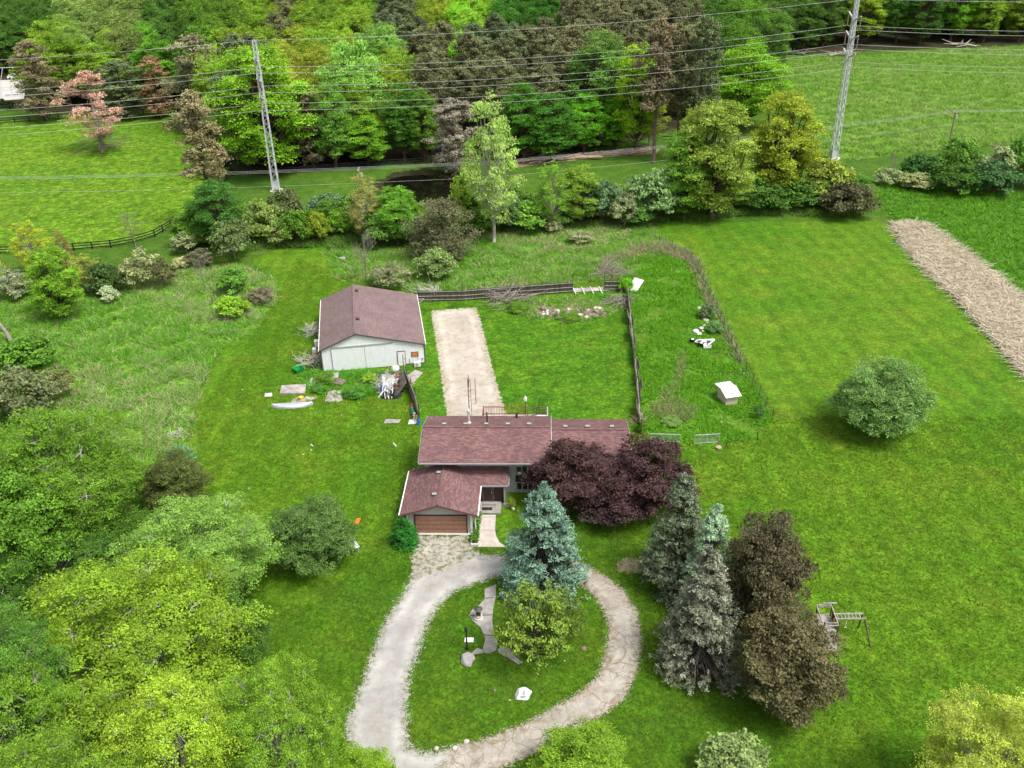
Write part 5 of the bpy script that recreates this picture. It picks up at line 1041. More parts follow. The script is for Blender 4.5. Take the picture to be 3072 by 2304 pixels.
slabthing('grey planks poking out left of the pallet', 'plank_stack', 'planks', [(690, 824), (712, 829), (714, 823), (693, 819)], .15, 'weathered', .25)
slabthing('grey wooden sheet lying by the barn side door', 'wood_sheet', 'board', [(872, 818), (893, 828), (914, 805), (897, 800)], .05, 'weathered', .07)
slabthing('pale plywood square leaning at the picket fence top', 'plywood_sheet', 'board', [(1353, 627), (1375, 632), (1391, 617), (1371, 611)], .05, 'plywood', zs=(.1, .1, .9, .9))
slabthing('white paving stones by the fence end', 'paving_slab', 'slab', [(829, 915), (862, 914), (866, 907), (834, 906)], .06, 'weathered', .07); slabthing('single white paving stone beside the garden statues', 'paving_slab', 'slab', [(882, 917), (902, 915), (900, 907), (884, 908)], .06, 'stone_white', .07)
slabthing('short grey board lying on the left lawn', 'loose_board', 'board', [(670, 961), (675, 965), (677, 964), (672, 959)], .05, 'plywood', .06)
slabthing('short pale board lying on the lawn beside the house', 'loose_board', 'board', [(848, 1018 - 60), (855, 965), (857, 964), (851, 957)], .05, 'plywood', .06)
x, y, _ = g(651, 862); m = M(); m.lathe([(.22, 0), (.3, .3), (.26, .34)], 12); at('yellow bucket in front of the concrete trough slab', 'bucket', 'bucket', m, 'yellow_plastic', x, y)
x, y, _ = g(645, 803); m = M(); m.add([(-.4, -.4, 0), (.4, -.4, 0), (.4, .4, 0), (-.4, .4, 0), (-.6, -.6, .6), (.6, -.6, .6), (.6, .6, .6), (-.6, .6, .6), (-.52, -.52, .58), (.52, -.52, .58), (.52, .52, .58), (-.52, .52, .58), (-.36, -.36, .08), (.36, -.36, .08), (.36, .36, .08), (-.36, .36, .08)],
  [(3, 2, 1, 0)]+[(i, (i+1) % 4, 4+(i+1) % 4, 4+i) for i in range(4)]+[(4+i, 4+(i+1) % 4, 8+(i+1) % 4, 8+i) for i in range(4)]+[(8+i, 8+(i+1) % 4, 12+(i+1) % 4, 12+i) for i in range(4)]+[(12, 13, 14, 15)]); at('bright green plastic tub left of the barn', 'plastic_tub', 'tub', m, 'green_plastic', x, y, 0, .7)
def sticks(label, dx, dy, rad, h, n, mat='stick_pale', name='brush_pile', cat='brush pile', r=.035, long=1.):
    x, y, _ = g(dx, dy); m = M()
    for i in range(n):
        a = rng.random()*2*PI; b = rng.random()*2*PI; p = Vector((math.cos(a)*rad*rng.random(), math.sin(a)*rad*rng.random(), rng.random()*h*.5)); L = rad*(.5+.8*rng.random())*long
        d = Vector((math.cos(b), math.sin(b), rng.uniform(-.1, .9)*h/rad)).normalized(); mid = p+d*L*.5+Vector(rng.normal(size=3)*L*.1); e_ = p+d*L; e_.z = max(.03, e_.z); mid.z = max(.04, mid.z); p.z = max(.03, p.z); m.tube([p, mid, e_], [r, r*.8, r*.4], 4)
        if rng.random() < .6: m.tube([mid, mid+Vector(rng.normal(size=3)*L*.3)+Vector((0, 0, L*.15))], [r*.6, r*.25], 3, False)
    at(label, name, cat, m, mat, x, y)
sticks('pale dead branches heaped at the left wall of the barn, upper heap', 671, 722, 1.5, 1.6, 60, 'stick_pale'); sticks('dead branches heaped at the left front corner of the barn', 672, 785, 1.6, 1.3, 60, 'stick_pale')
sticks('tangled white branches on top of the scrap heap', 843, 836, 1.9, 1.9, 120, 'stick_pale', r=.045, long=.65); sticks('dead grey branches in front of the back board fence', 1095, 650, 3.0, 2., 90, 'stick_grey', r=.05)
sticks('pale dry brush behind the barn at the start of the board fence', 925, 640, 2.2, 1.4, 70, 'stick_pale'); sticks('dry sticks under the yellow-green meadow bush', 492, 692, 1.3, .7, 40, 'stick_grey'); sticks('dry sticks right of the yellow-green meadow bush', 532, 677, 1.1, .6, 30, 'stick_grey')
sticks('reddish brown brush at the short fence piece', 1322, 592, 2.6, 1.8, 90, 'stick_grey'); sticks('brown brush hanging inside the yard corner', 1335, 655, 2.0, 1.2, 70, 'stick_grey'); sticks('white dry sticks at the meadow corner', 382, 943, .9, .8, 26, 'stick_pale'); sticks('brown dead vines on the picket fence foot', 1380, 915, 1.1, 1.1, 60, 'log', r=.02)
for i, (a, b) in enumerate(((838, 830), (842, 838), (850, 842))): pass
# scrap heap things
def tarp(label, dx, dy, sx, sy, h, mat, name='tarp', cat='tarp', rz=0., seed=1):
    bm = bmesh.new(); bmesh.ops.create_grid(bm, x_segments=34, y_segments=22, size=1); rr = random.Random(seed); ph = [rr.random()*6 for _ in range(6)]
    for v in bm.verts:
        u, w_ = v.co.x, v.co.y; e_ = max(0, 1-(abs(u)**3+abs(w_)**3)); v.co = Vector((u*sx*(1+.06*math.sin(9*w_+ph[0])), w_*sy*(1+.08*math.sin(7*u+ph[1])), .02+h*e_**.6*(.65+.18*math.sin(6*u+ph[2])+.17*math.sin(8*w_+5*u+ph[3]))+.05*abs(math.sin(17*u+ph[4])*math.sin(15*w_))))
    me = bpy.data.meshes.new(name); bm.to_mesh(me); bm.free(); me.materials.append(MATS[mat]); o = link(name, me); x, y, _ = g(dx, dy); o.location = (x, y, 0); o.rotation_euler = (0, 0, rz); return props(o, label, cat)
tarp('black plastic tarp crumpled in front of the barn doors', 807, 820, 1.9, .8, .7, 'tarp_black', rz=.55, seed=3); tarp('black bag at the front of the scrap heap', 845, 855, 1.2, .8, .8, 'tarp_black', 'rubbish_bag', 'rubbish bag', seed=5); tarp('dark brown bag against the leaning panel in the scrap heap', 862, 840, .7, 1.0, 1.1, 'brown_panel', 'rubbish_bag', 'rubbish bag', seed=8); tarp('grey crumpled sheet in the middle of the scrap heap', 838, 838, 1.4, 1.3, 1.0, 'trim_grey', 'crumpled_sheet', 'sheet', seed=6)
x, y, _ = g(829, 848); m = M(); m.lathe([(.3, 0), (.36, .2), (.36, .8), (.3, .95)], 16); at('bright blue barrel at the left of the scrap heap', 'barrel', 'barrel', m, 'blue_plastic', x, y)
x, y, _ = g(852, 812); m = M(); m.lathe([(.15, 0), (.42, .1), (.42, 1.3), (.2, 1.5)], 16); o = at('white round tank lying on top of the scrap heap', 'tank', 'tank', m, 'white_plastic', x, y, 1.0); o.rotation_euler = (R(60), 0, .4)
for i, (a, b, l) in enumerate(((848, 826, 'white bucket in the scrap heap below the white tank'), (858, 832, 'white crate piece at the right of the scrap heap'), (829, 830, 'white basin at the left of the scrap heap'))):
    x, y, _ = g(a, b); m = M(); m.lathe([(.28, 0), (.36, .5), (.3, .5), (.24, .1)], 12 if i != 1 else 4); o = at(l, 'bucket', 'bucket', m, 'white_plastic', x, y, .35); o.rotation_euler = (.5*i-.3, .4, 0)
for i, (a, b, w_, d_, h_, mt2, l, nm) in enumerate(((838, 850, .5, .35, .35, 'steel_dull', 'grey metal box at the front of the scrap heap', 'metal_box'), (849, 846, .45, .3, .3, 'white_plastic', 'white crate in the middle of the scrap heap', 'crate'), (856, 850, .3, .3, .5, 'brown_wood', 'brown cabinet piece at the right front of the scrap heap', 'cabinet'), (835, 825, .7, .5, .3, 'trim_grey', 'grey panel box at the back left of the scrap heap', 'metal_box'))):
    x, y, _ = g(a, b); m = M(); m.box(-w_, w_, -d_, d_, 0, h_*2); m.box(-w_-.03, w_+.03, -d_-.03, d_+.03, h_*2, h_*2+.05); m.box(-w_*.6, w_*.6, -d_-.04, -d_-.001, h_*.6, h_*1.3); o = at(l, nm, nm.replace('_', ' '), m, mt2, x, y, .1, i*.7); o.rotation_euler = (.2*(i % 2), .25*((i+1) % 2), i*.7)
x, y, _ = g(859, 824); m = M(); m.lathe([(.2, 0), (.22, .4), (.1, .5)], 12); at('small red can in the scrap heap', 'fuel_can', 'can', m, 'red_paint', x, y, .6)
m = M()
for i in range(20): a = g(826+rng.random()*30, 812+rng.random()*18, 1.0+rng.random()*1.0); b = g(812+rng.random()*54, 842+rng.random()*20, .05+.2*rng.random()); m.tube([a, b], .04, 5)
m.build('scrap_pipes', 'white_plastic', label='white pipes fanned out over the scrap heap', cat='pipes')
# barn left side junk
x, y, _ = g(680, 764); m = M(); m.lathe([(.25, 0), (.3, .1), (.3, .7), (.2, .85)], 12); at('white and red drum at the left wall of the barn', 'drum', 'drum', m, 'white_paint', x, y); x, y, _ = g(681, 772); m = M(); m.lathe([(.3, 0), (.3, .5), (.25, .55)], 12); at('red metal drum at the left wall of the barn', 'drum', 'drum', m, 'red_paint', x, y)
x, y, _ = g(686, 748); m = M(); m.box(-.3, .3, -.3, .3, 0, .8); m.box(-.34, .34, -.34, .34, .8, .88); at('white cooler beside the barn left wall', 'cooler', 'cooler', m, 'white_plastic', x, y); tarp('pale broken concrete rubble in front of the barn', 724, 856, 1.0, 1.3, .3, 'weathered', 'rubble_heap', 'rubble', seed=12)
# statues along fence
for i, (a, b, mt_, l) in enumerate(((890, 887, 'red_paint', 'small red figure at the board fence foot'), (891, 893, 'teal_paint', 'teal garden figure second from the top of the row'), (893, 899, 'teal_paint', 'lower teal garden figure in the row by the fence'), (896, 905, 'stone_pale', 'cream garden figure in the row by the fence'), (902, 911, 'yellow_plastic', 'yellow garden figure at the end of the row'), (905, 917, 'blue_plastic', 'blue pot at the end of the figure row by the house'))):
    x, y, _ = g(a, b); m = M(); m.lathe([(.2, 0), (.24, .1), (.14, .35), (.2, .5), (.12, .62), (.16, .75), (.1, .9), (.02, .95)], 10); at(l, 'garden_figure', 'garden figure', m, mt_, x, y)
# side yard: hutch, overturned machine
x, y, _ = g(1573, 868); e = thing('animal_hutch', 'small beige hutch with white metal roof in the side yard', 'hutch', (x, y, 0), R(14)); m = M(); m.box(-.75, .75, -.8, 1.4, .08, 1.35); m.build('wall', 'beige_paint', e); m = M(); m.slab([(-1.0, -1.25, 1.35), (1.0, -1.25, 1.35), (1.0, .45, 1.85), (-1.0, .45, 1.85)], .05); m.slab([(-.98, .35, 1.75), (.98, .35, 1.75), (.98, 1.9, 1.62), (-.98, 1.9, 1.62)], .05); m.build('roof', 'white_paint', e); m = M(); m.box(-.7, .7, -.75, 1.35, 0, .08); m.build('base', 'brown_wood', e); m = M(); m.beam((-1., -.4, 1.63), (1., -.4, 1.63), .03, .02); m.build('roof_seam', 'trim_grey', e)
x, y, _ = g(1520, 746); e = thing('overturned_mower', 'old white machine frame with wheels lying on its side in the side yard', 'machine', (x, y, 0))
m = M(); m.tube([(-1.3, .7, .25), (-.6, .6, .5), (.6, .6, .5), (1.5, .75, .35)], [.09, .1, .12, .2], 8); m.tube([(-1.2, .5, .35), (-.4, -.5, .5), (.4, -.7, .5)], .08, 8); m.tube([(1.5, .7, .35), (.6, -.5, .45), (.2, -.7, .4)], .09, 8); m.box(-.25, .35, -.1, .5, .3, .62); m.build('frame', 'white_plastic', e)
m = M(); m.box(-.25, .75, -1.15, -.6, .15, .55); m.build('deck_housing', 'white_paint', e); m = M(); m.box(-.95, 1.0, .1, .55, .2, .32); m.build('underside', 'trim_dark', e)
for a, b, rr_ in ((-1.35, .75, .38), (-.4, -.35, .42), (.45, -.85, .28)):
    m = M(); m.lathe([(rr_*.5, .3), (rr_, .32), (rr_, .56), (rr_*.6, .58)], 18, (a, b)); wh = m.build('wheel', 'rubber', e); m = M(); m.lathe([(rr_*.55, .585), (rr_*.5, .62), (.05, .63)], 14, (a, b)); m.build('hub', 'white_paint', wh)
# rocks in the yards
for a, b, s_, mt_ in ((1511, 668, .45, 'stone_pale'), (1516, 676, .4, 'stone_pale'), (1510, 681, .2, 'stone_pale'), (1519, 686, .35, 'stone_brown'), (1525, 692, .5, 'stone_pale'), (1528, 698, .3, 'stone_pale'), (1522, 705, .32, 'stone_pale'), (1515, 711, .45, 'stone_pale'), (1503, 717, .5, 'stone_white'), (1510, 722, .4, 'stone_white'), (1518, 717, .28, 'stone_pale'), (1543, 717, .55, 'stone_white'), (1537, 715, .25, 'stone_pale')): put_rock(mt_, a, b, s_*.9, 'pale field stone strung out behind the overturned machine', 'field stones in the side yard')
for i in range(70):
    a = 1160+rng.random()*150; b = 662+rng.random()*20+8*math.sin((a-1160)/150*PI); put_rock('stone_brown' if rng.random() < .7 else 'stone_pale', a, b, .28+.28*rng.random(), 'brown field stone in the long rock pile at the back of the yard', 'rock pile in the back yard', .0 if rng.random() < .7 else .25)
put_rock('stone_brown', 1210, 688, .7, 'largest brown rock at the lower edge of the rock pile'); put_rock('stone_grey', 740, 560, .55, 'lone grey boulder on the grass behind the barn')
for i, (a, b) in enumerate(((1545, 785), (1600, 800), (1607, 808), (1558, 912), (1540, 915))): put_rock('stone_pale', a, b, .2, ('pale stone left of the hutch far above it', 'pale stone at the wire fence bend, upper', 'pale stone at the wire fence bend, lower', 'pale flat stone below the hutch, right one', 'pale flat stone below the hutch, left one')[i])
for i, (a, b, l) in enumerate(((1262 + 1000, 0, ''),)): pass
for a, b, l in ((523, 842, 'tiny white litter piece on the left lawn below the meadow edge'), (655, 982, 'white pebble on the left lawn, upper of two'), (672, 964 + 8, 'pale pebble on the left lawn right of the upper one'), (737, 905 - 8, 'pale dirt clod on the lawn below the scrap heap'), (538, 1055, 'tiny white pebble far down the left lawn')): put_rock('stone_pale', a, b, .10, l)
x, y, _ = g(3, 575); m = M(); m.beam((0, 0, 0), (0, 0, 2.6), .12, .12); at('yellow marker post at the black rail fence, far left', 'marker_post', 'post', m, 'yellow_plastic', x, y)
x, y, _ = g(27, 742); m = M(); m.tube([(0, 0, 0), (-.5, .2, 1.6), (-1.3, .3, 3.4)], [.3, .26, .18], 8); m.tube([(-.5, .2, 1.6), (-.2, .2, 2.3)], [.1, .05], 6); at('broken leaning tree snag at the left edge', 'tree_snag', 'snag', m, 'stick_grey', x, y)
# playset
px, py = 25.3, 55.55; e = thing('playset', 'weathered wooden playset with climbing wall and monkey bars', 'playset', (px, py, 0), R(-1))
def lp(a): return tuple(v-o for v, o in zip(a, (px, py, 0)))
fw_ = .09
for sx in (24.68, 25.85):
    for sy in (55.95, 57.9): m = M(); m.beam(lp((sx, sy, 0)), lp((sx-.18 if sy < 57 else sx-.12, sy+(-.55 if sy < 57 else -.4), 3.05)), fw_, fw_); m.build('post', 'brown_wood', e)
m = M(); Q = [lp((24.36, 57.3, 3.1)), lp((25.55, 57.3, 3.1)), lp((25.45, 54.95, 3.1)), lp((24.26, 54.95, 3.1))]
for i in range(4): m.beam(Q[i], Q[(i+1) % 4], .08, .06)
m.beam(lp((24.9, 57.35, 3.25)), lp((26.0, 57.35, 3.25)), .12, .05); m.build('roof_frame', 'weathered', e)
m = M(); m.box(24.62-px, 25.8-px, 56.0-py, 57.95-py, 1.42, 1.5); m.build('platform', 'weathered', e)
m = M(); m.beam(lp((24.65, 57.9, 2.4)), lp((25.75, 57.9, 2.4)), .06, .14); m.beam(lp((24.7, 56.05, 2.3)), lp((25.75, 56.05, 2.3)), .06, .14); m.beam(lp((24.6, 56.05, 2.35)), lp((24.6, 57.9, 2.35)), .06, .12); m.build('guard_rail', 'weathered', e)
m = M(); m.box(25.82-px, 25.86-px, 56.1-py, 57.5-py, 1.5, 2.4); m.build('side_panel', 'brown_wood', e); m = M(); m.box(24.54-px, 24.58-px, 56.0-py, 57.0-py, .6, 1.5); m.build('side_panel', 'weathered', e)
m = M(); m.slab([lp((24.65, 55.2, 0)), lp((25.88, 55.2, 0)), lp((25.80, 55.98, 1.45)), lp((24.7, 55.98, 1.45))], .05); cw = m.build('climbing_wall', 'weathered', e)
for i in range(9): t = .08+.1*i; m = M(); m.lathe([(.06, 0), (.07, .03), (.03, .07)], 7); h = m.build('climbing_hold', 'trim_dark', cw); h.location = lp((24.9+(.65 if i % 2 else 0)+.1*rng.random(), 55.2+.78*t-.06, 1.45*t)); h.rotation_euler = (R(60), 0, 0)
m = M(); [m.beam(lp((25.9, y_, 2.1)), lp((28.3, y_, 2.1)), .09, .13) for y_ in (57.3, 56.72)]; m.build('ladder_beam', 'weathered', e)
m = M(); [m.tube([lp((26.15+.3*i, 57.3, 2.08)), lp((26.15+.3*i, 56.72, 2.08))], .025, 5) for i in range(7)]; m.build('rungs', 'galvanized', e)
for y_ in (57.3, 56.72): m = M(); m.beam(lp((28.25, y_, 2.1)), lp((28.7 if y_ < 57 else 28.35, y_+(-1.05 if y_ < 57 else .5), 0)), .1, .1); m.build('leg', 'brown_wood', e)
m = M(); m.tube([lp((26.8, 56.72, 2.05)), lp((26.75, 56.6, 1.3))], .02, 5); m.tube([lp((26.65, 56.6, 1.3)), lp((26.85, 56.6, 1.3))], .02, 5); m.build('trapeze', 'white_plastic', e)
m = M(); m.lathe([(.17, 0), (.2, .03), (.05, .05)], 14); q = m.build('steering_wheel', 'yellow_plastic', e); q.location = lp((25.8, 56.7, 2.0)); q.rotation_euler = (0, R(-80), 0)
m = M(); m.slab([lp((23.7, 57.2, .1)), lp((23.75, 57.7, .1)), lp((24.5, 57.7, 1.4)), lp((24.5, 57.2, 1.4))], .05); m.build('slide', 'trim_dark', e)
# logs at forest edge, fallen trunks
for i in range(34):
    a = 1125+rng.random()*280; b = 352-(a-1125)*.09+rng.normal()*3.5; x, y, _ = g(a, b); L = 2+4*rng.random(); an = rng.normal()*.5+.1; r0 = .12+.2*rng.random(); m = M(); d = Vector((math.cos(an), math.sin(an), 0))*L/2; z = r0+rng.random()*.5; m.tube([-d, d*.2+Vector((0, 0, .05)), d+Vector((0, 0, rng.random()*.4))], [r0, r0*.85, r0*.6], 7)
    at('cut pale-brown log in the long log heap at the forest edge', 'log', 'log', m, 'log' if rng.random() < .7 else 'stick_pale', x, y, z, group='log heap at the forest edge')
for a, b, c, d, l in ((1702, 116, 1740, 121, 'long fallen trunk at the far left corner of the hay field'), (1790, 123, 1842, 118, 'fallen branchy trunk behind the right pylon'), (2058, 98, 2108, 103, 'fallen grey branches at the top right wood edge')):
    A = Vector(g(a, b)); B = Vector(g(c, d)); m = M(); B = B-A; m.tube([(0, 0, .4), B*.5+Vector((0, 0, .8)), B+Vector((0, 0, .5))], [.4, .3, .15], 7)
    for i in range(12): p = B*rng.random()+Vector((0, 0, .5)); m.tube([p, p+Vector((rng.normal()*3, rng.normal()*3-1, rng.random()*1.6))], [.16, .06], 5)
    at(l, 'fallen_trunk', 'fallen trunk', m, 'stick_pale' if a > 2000 else 'stick_grey', A.x, A.y)
# neighbour's terrace at top left
x, y, _ = g(20, 215); m = M(); m.prism(gp([(-60, 222), (52, 214), (58, 172), (-60, 176)][::1]), 0, .1); m.build('neighbour_terrace', 'concrete_pale', kind='structure')
P = [g(-40, 214), g(50, 207), g(58, 176), g(-30, 180)]; e = thing('pool_enclosure', 'grey framed pool enclosure of the neighbour at the top left', 'enclosure', P[0]); m = M()
Z = [2.6, 2.6, 4.2, 4.2]; V_ = [Vector(p)-Vector(P[0]) for p in P]
for i in range(4): m.tube([V_[i], V_[i]+Vector((0, 0, Z[i]))], .09, 5); m.tube([V_[i]+Vector((0, 0, Z[i])), V_[(i+1) % 4]+Vector((0, 0, Z[(i+1) % 4]))], .09, 5)
for t in (.25, .5, .75): m.tube([V_[0].lerp(V_[1], t)+Vector((0, 0, 2.6)), V_[3].lerp(V_[2], t)+Vector((0, 0, 4.2))], .07, 5); m.tube([V_[0].lerp(V_[1], t), V_[0].lerp(V_[1], t)+Vector((0, 0, 2.6))], .07, 5)
m.build('frame', 'galvanized', e)
for i, (a, b) in enumerate(((18, 206), (36, 205))): x, y, _ = g(a, b); m = M(); m.box(-.9, .9, -.5, .5, .3, .45); m.box(-.9, .9, .35, .5, .45, 1.1); m.box(-.8, -.7, -.4, .4, .1, .3); m.box(.7, .8, -.4, .4, .1, .3); at(('white garden bench at the neighbour terrace, left one', 'white garden bench at the neighbour terrace, right one')[i], 'garden_bench', 'bench', m, 'white_paint', x, y)
x, y, _ = g(35, 170); e = thing('neighbour_car', 'white car parked under the trees at the top left', 'car', (x, y, 0), .15); m = M(); pf = [(-2.2, .35), (2.2, .35), (2.25, .8), (1.2, .95), (.6, 1.45), (-1.3, 1.5), (-2.1, 1.0), (-2.25, .7)]; n_ = len(pf); m.add([(a, -.9, b) for a, b in pf]+[(a, .9, b) for a, b in pf], [tuple(range(n_)), tuple(range(2*n_-1, n_-1, -1))]+[((i+1) % n_, i, n_+i, n_+(i+1) % n_) for i in range(n_)]); m.build('body', 'white_paint', e)
m = M(); m.box(-1.1, .55, -.905, .905, 1.0, 1.38); m.build('window', 'glass_dark', e)
for a in (-1.4, 1.4):
    for b in (-.85, .85): m = M(); m.lathe([(.33, -.1), (.33, .1)], 14); q = m.build('wheel', 'rubber', e); q.location = (a, b, .33); q.rotation_euler = (R(90), 0, 0)
for i, (a, b) in enumerate(((20, 232), (3, 228))): tree('bush', a, b-15, b+5, 22, (.03, .05, .02), ('small dark round shrub in the neighbour garden, right one', 'small dark round shrub in the neighbour garden, left one')[i])
# vine at the fence corner, plants
tree('bush', 1352, 600, 632, 34, (.15, .36, .02), 'bright green vine clump on the corner post of the back fence')
for a, t, b, w_, c, l in ((700, 808, 830, 50, G_, 'weeds at the left front corner of the barn'), (800, 806, 830, 34, (.20, .32, .03), 'yellow-green sapling in front of the barn doors'), (765, 838, 862, 50, (.08, .2, .03), 'weeds in front of the rubble'), (690, 834, 850, 36, (.08, .2, .03), 'low weeds beside the white sheet'), (1120, 656, 676, 50, G_, 'weeds at the left end of the rock pile'), (1230, 676, 694, 60, G_, 'weeds at the lower right of the rock pile'), (1385, 905, 935, 26, G_, 'weeds at the foot of the picket fence'), (1452, 905, 922, 46, (.14, .24, .06), 'pale weeds in the middle of the side yard'), (1545, 695, 722, 40, (.12, .22, .07), 'grey-green weeds right of the side yard stones'), (1530, 655, 690, 38, (.14, .2, .09), 'grey-green weeds above the side yard stones'), (1640, 870, 905, 24, (.08, .19, .05), 'weeds growing in the wire fence corner'), (1105, 1075, 1098, 20, (.2, .26, .05), 'small flowering plant right of the porch')): tree('loose' if w_ < 36 else 'bush', a, t, b, w_, c, l)
# ---------------------------------------------------------------- grass that stands up
EXC_RING = (D_out, D_in)
EXC = [gp([(931, 668), (1030, 661), (1040, 700), (1062, 790), (1086, 872), (1100, 905), (1095, 925), (966, 925), (964, 890), (945, 760)]), gpth, [H(-4, -1)[:2], H(-4, 14.5)[:2], H(19, 14.5)[:2], H(19, 6)[:2], H(6.5, 6)[:2], H(6.4, -1.7)[:2], H(3.6, -1.7)[:2], H(3.6, -.2)[:2]][::1], P_yard, P_back, gp([(903, 1157), (1012, 1157), (1022, 1188), (960, 1232), (892, 1245)])]
def tufts(name, label, poly, n, h, cols, per=5, w_=.05, spread=.16, margin=0., clump=True, lean=1.0, z=0., gain=1.55, excl=False):
    P = np.array(poly); lo, hi = P.min(0), P.max(0); lo = np.maximum(lo, (-130, 30)); hi = np.minimum(hi, (190, 360)); A = rng.random((n*4, 2))*(hi-lo)+lo; A = A[sdist(A, poly) > margin]
    if excl:
        for ex in EXC: A = A[sdist(A, ex) < -.1]
        A = A[~((sdist(A, D_out) > .1)&(sdist(A, D_in) < -.15))]
    if clump: k = np.sin(A[:, 0]*.9+2*np.sin(A[:, 1]*.35))+np.sin(A[:, 1]*1.1+1.7*np.sin(A[:, 0]*.5)); A = A[k+rng.normal(size=len(A))*.8 > -.2]
    A = A[:n]; m_ = len(A); B = np.repeat(A, per, 0)+rng.normal(size=(m_*per, 2))*spread; nn = len(B); a = rng.random(nn)*2*PI; hh = h*(.5+.8*rng.random(nn)); tx = np.cos(a)*w_; ty = np.sin(a)*w_; lx = rng.normal(size=nn)*hh*lean; ly = rng.normal(size=nn)*hh*lean
    V = np.zeros((nn, 3, 3)); V[:, 0] = np.stack([B[:, 0]-tx, B[:, 1]-ty, np.full(nn, z)], 1); V[:, 1] = np.stack([B[:, 0]+tx, B[:, 1]+ty, np.full(nn, z)], 1); V[:, 2] = np.stack([B[:, 0]+lx, B[:, 1]+ly, z+hh], 1)
    me = npmesh(name, V.reshape(-1, 3), np.arange(nn*3).reshape(-1, 3)); me.materials.append(MATS['blade']); ci = rng.integers(0, len(cols), m_); big = np.sin(A[:, 0]*.13+1)+np.sin(A[:, 1]*.17+A[:, 0]*.05); ci = np.where((big > .5)&(rng.random(m_) < .4), len(cols)-1, ci)
    c = np.array(cols)[ci]*gain; c = np.repeat(c, per, 0)*(.7+.6*rng.random((nn, 1))); c = np.concatenate([c, np.ones((nn, 1))], 1)
    me.attributes.new('col', 'FLOAT_COLOR', 'FACE').data.foreach_set('color', c.astype(np.float32).ravel()); o = link(name, me); props(o, label, 'grass', kind='stuff'); return o
tufts('tall_grass', 'tall pale-tipped meadow grass on the left', P_meadow, 26000, .55, [(.085, .24, .015), (.105, .27, .02), (.13, .28, .035), (.11, .28, .02), (.28, .30, .14)], 6, .05, .2)
tufts('rough_weeds', 'rough weedy grass behind the yard fence', P_rough, 8000, .5, [(.08, .23, .012), (.10, .26, .02), (.14, .27, .04), (.30, .30, .15)], 6, .05, .2)
tufts('yard_clover', 'thick clumpy clover and weeds of the side yard', P_yard, 12000, .3, [(.065, .20, .008), (.09, .24, .010), (.12, .27, .016), (.11, .25, .025)], 6, .07, .14)
tufts('hay_grass', 'pale seeding grass of the hay field', P_hay, 16000, .8, [(.11, .24, .02), (.13, .26, .03), (.16, .27, .05), (.20, .27, .08)], 5, .09, .35)
tufts('crop_plants', 'lush green crop rows right of the reed strip', P_crop, 15000, .5, [(.085, .22, .012), (.10, .235, .015), (.09, .22, .025)], 6, .09, .2, clump=False)
P_hedge = gp([(380, 500), (500, 545), (640, 535), (760, 540), (900, 520), (1050, 505), (1440, 480), (1640, 465), (1840, 470), (1880, 460), (1850, 430), (1640, 440), (1440, 455), (1100, 470), (1000, 470), (800, 500), (640, 500), (420, 470)])
tufts('hedgerow_undergrowth', 'tangled green undergrowth at the foot of the hedgerow', P_hedge, 9000, .9, [(.07, .18, .02), (.10, .22, .03), (.15, .24, .05), (.12, .14, .05)], 6, .08, .3)
P_back2 = gp([(1060, 655), (1250, 640), (1340, 640), (1350, 668), (1300, 690), (1210, 700), (1120, 680), (1070, 668)])
tufts('rock_pile_weeds', 'green weeds round the back yard rock pile', P_back2, 1300, .35, [(.06, .22, .012), (.10, .28, .02), (.24, .26, .10)], 6, .07, .2)
P_barnweed = gp([(640, 815), (690, 800), (800, 802), (850, 808), (842, 830), (780, 865), (700, 855), (680, 845), (650, 832)])
tufts('barn_weeds', 'leafy weeds growing along the barn front', P_barnweed, 1500, .4, [(.06, .22, .015), (.09, .27, .02), (.13, .27, .04)], 6, .07, .18)
lawn_all = gp([(420, 900), (560, 705), (640, 560), (900, 640), (1420, 540), (1500, 560), (1680, 900), (2300, 900), (2400, 1750), (600, 1750), (500, 1300)])
tufts('lawn_blades', 'fine grass blades standing out of the mown lawns', lawn_all, 80000, .12, [(.055, .14, .006), (.075, .165, .007), (.09, .17, .008), (.11, .18, .012)], 3, .05, .12, clump=False, gain=1.3, excl=True)
P_dry = gp([(1300, 556), (1350, 545), (1400, 526), (1445, 528), (1492, 546), (1515, 575), (1530, 630), (1562, 692), (1604, 782), (1596, 786), (1552, 694), (1520, 640), (1503, 585), (1480, 564), (1440, 550), (1400, 548), (1335, 566), (1320, 600), (1305, 600)])
tufts('dry_weeds', 'dry beige weeds along the curved upper edge of the side yard', P_dry, 2600, .55, [(.30, .27, .17), (.24, .24, .12), (.12, .24, .03), (.34, .29, .20)], 7, .06, .22, clump=False, gain=1.3)
P_dry2 = gp([(1410, 880), (1440, 862), (1470, 866), (1500, 885), (1490, 905), (1450, 910), (1415, 900)]); P_dry3 = gp([(1468, 760), (1482, 762), (1478, 800), (1466, 840), (1440, 858), (1432, 850), (1458, 820), (1468, 790)])
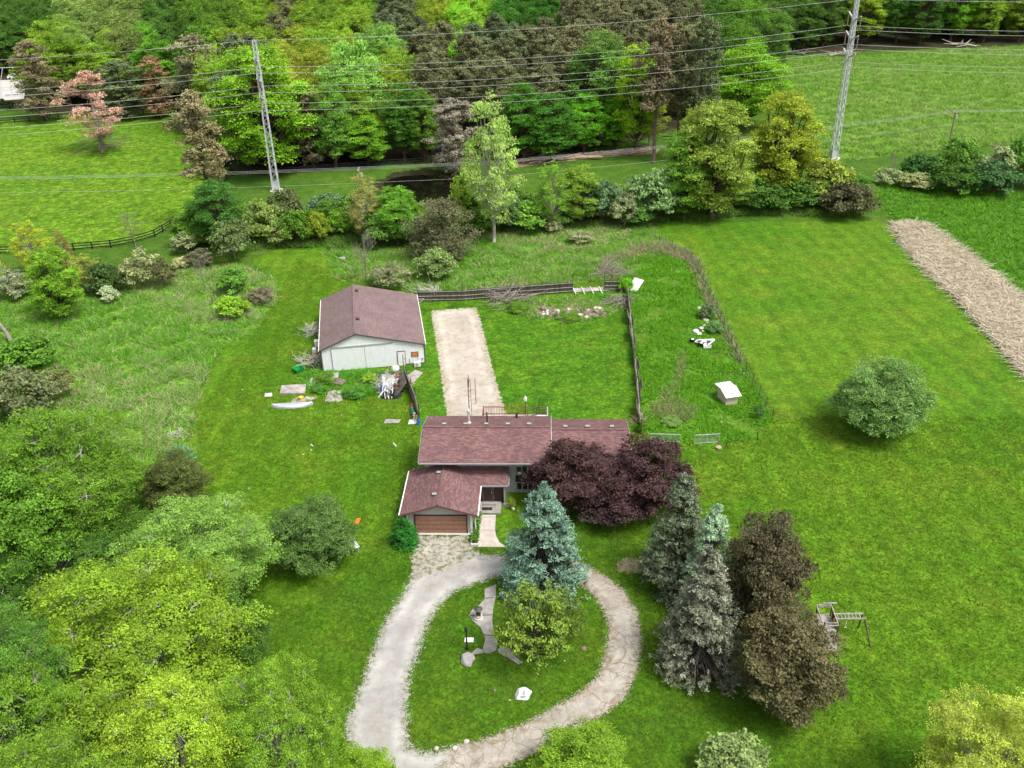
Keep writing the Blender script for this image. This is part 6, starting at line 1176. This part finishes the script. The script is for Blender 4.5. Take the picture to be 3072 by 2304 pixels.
tufts('dry_weed_patch', 'dry pale weed patch low in the side yard', P_dry2, 500, .4, [(.30, .27, .16), (.14, .24, .04)], 7, .06, .2, clump=False, gain=1.3); tufts('dry_weed_trail', 'thin trail of dry weeds in the middle of the side yard', P_dry3, 450, .3, [(.30, .28, .16), (.14, .24, .04)], 7, .05, .2, clump=False, gain=1.3)
# reed strip
P_reed = gp([(1928, 487), (1950, 481), (1992, 483), (2030, 510), (2072, 541), (2140, 592), (2214, 655), (2300, 730), (2420, 900), (2330, 890), (2212, 808), (2170, 760), (2110, 692), (2050, 628), (1995, 580), (1945, 520)])
n = 26000; P = np.array(P_reed); lo, hi = P.min(0), P.max(0); A = rng.random((n*5, 2))*(hi-lo)+lo; A = A[sdist(A, P_reed)+rng.normal(size=len(A))*.25 > 0][:n]; n = len(A)
a = rng.random(n)*2*PI; a = np.where(rng.random(n) < .5, rng.normal(size=n)*.7-.9, a); L = 1.0+1.6*rng.random(n); d = np.stack([np.cos(a), np.sin(a)], 1); z0 = rng.random(n)*.5; z1 = z0+rng.normal(size=n)*.22+.1; z1 = np.maximum(z1, .03); wv = np.stack([-d[:, 1], d[:, 0]], 1)*.042
V = np.zeros((n, 4, 3)); V[:, 0, :2] = A-wv; V[:, 1, :2] = A+wv; V[:, 2, :2] = A+d*L[:, None]+wv*.5; V[:, 3, :2] = A+d*L[:, None]-wv*.5; V[:, 0, 2] = V[:, 1, 2] = z0; V[:, 2, 2] = V[:, 3, 2] = z1
me = npmesh('dry_reeds', V.reshape(-1, 3), np.arange(n*4).reshape(-1, 4)); me.materials.append(MATS['blade']); c = np.array([(.72, .65, .50), (.62, .55, .42), (.80, .73, .58), (.36, .30, .21)])[rng.integers(0, 4, n)]*(.85+.3*rng.random((n, 1)))
me.attributes.new('col', 'FLOAT_COLOR', 'FACE').data.foreach_set('color', np.concatenate([c, np.ones((n, 1))], 1).astype(np.float32).ravel()); o = link('dry_reeds', me); props(o, 'flattened dry beige stalks in a long strip', 'dry stalks', kind='stuff')
sheet('reed_bed', [P_reed], .03, 'dry_dirt', .8, 1)
n_things = sum(1 for o in bpy.data.objects if o.parent is None); print('top-level', n_things)
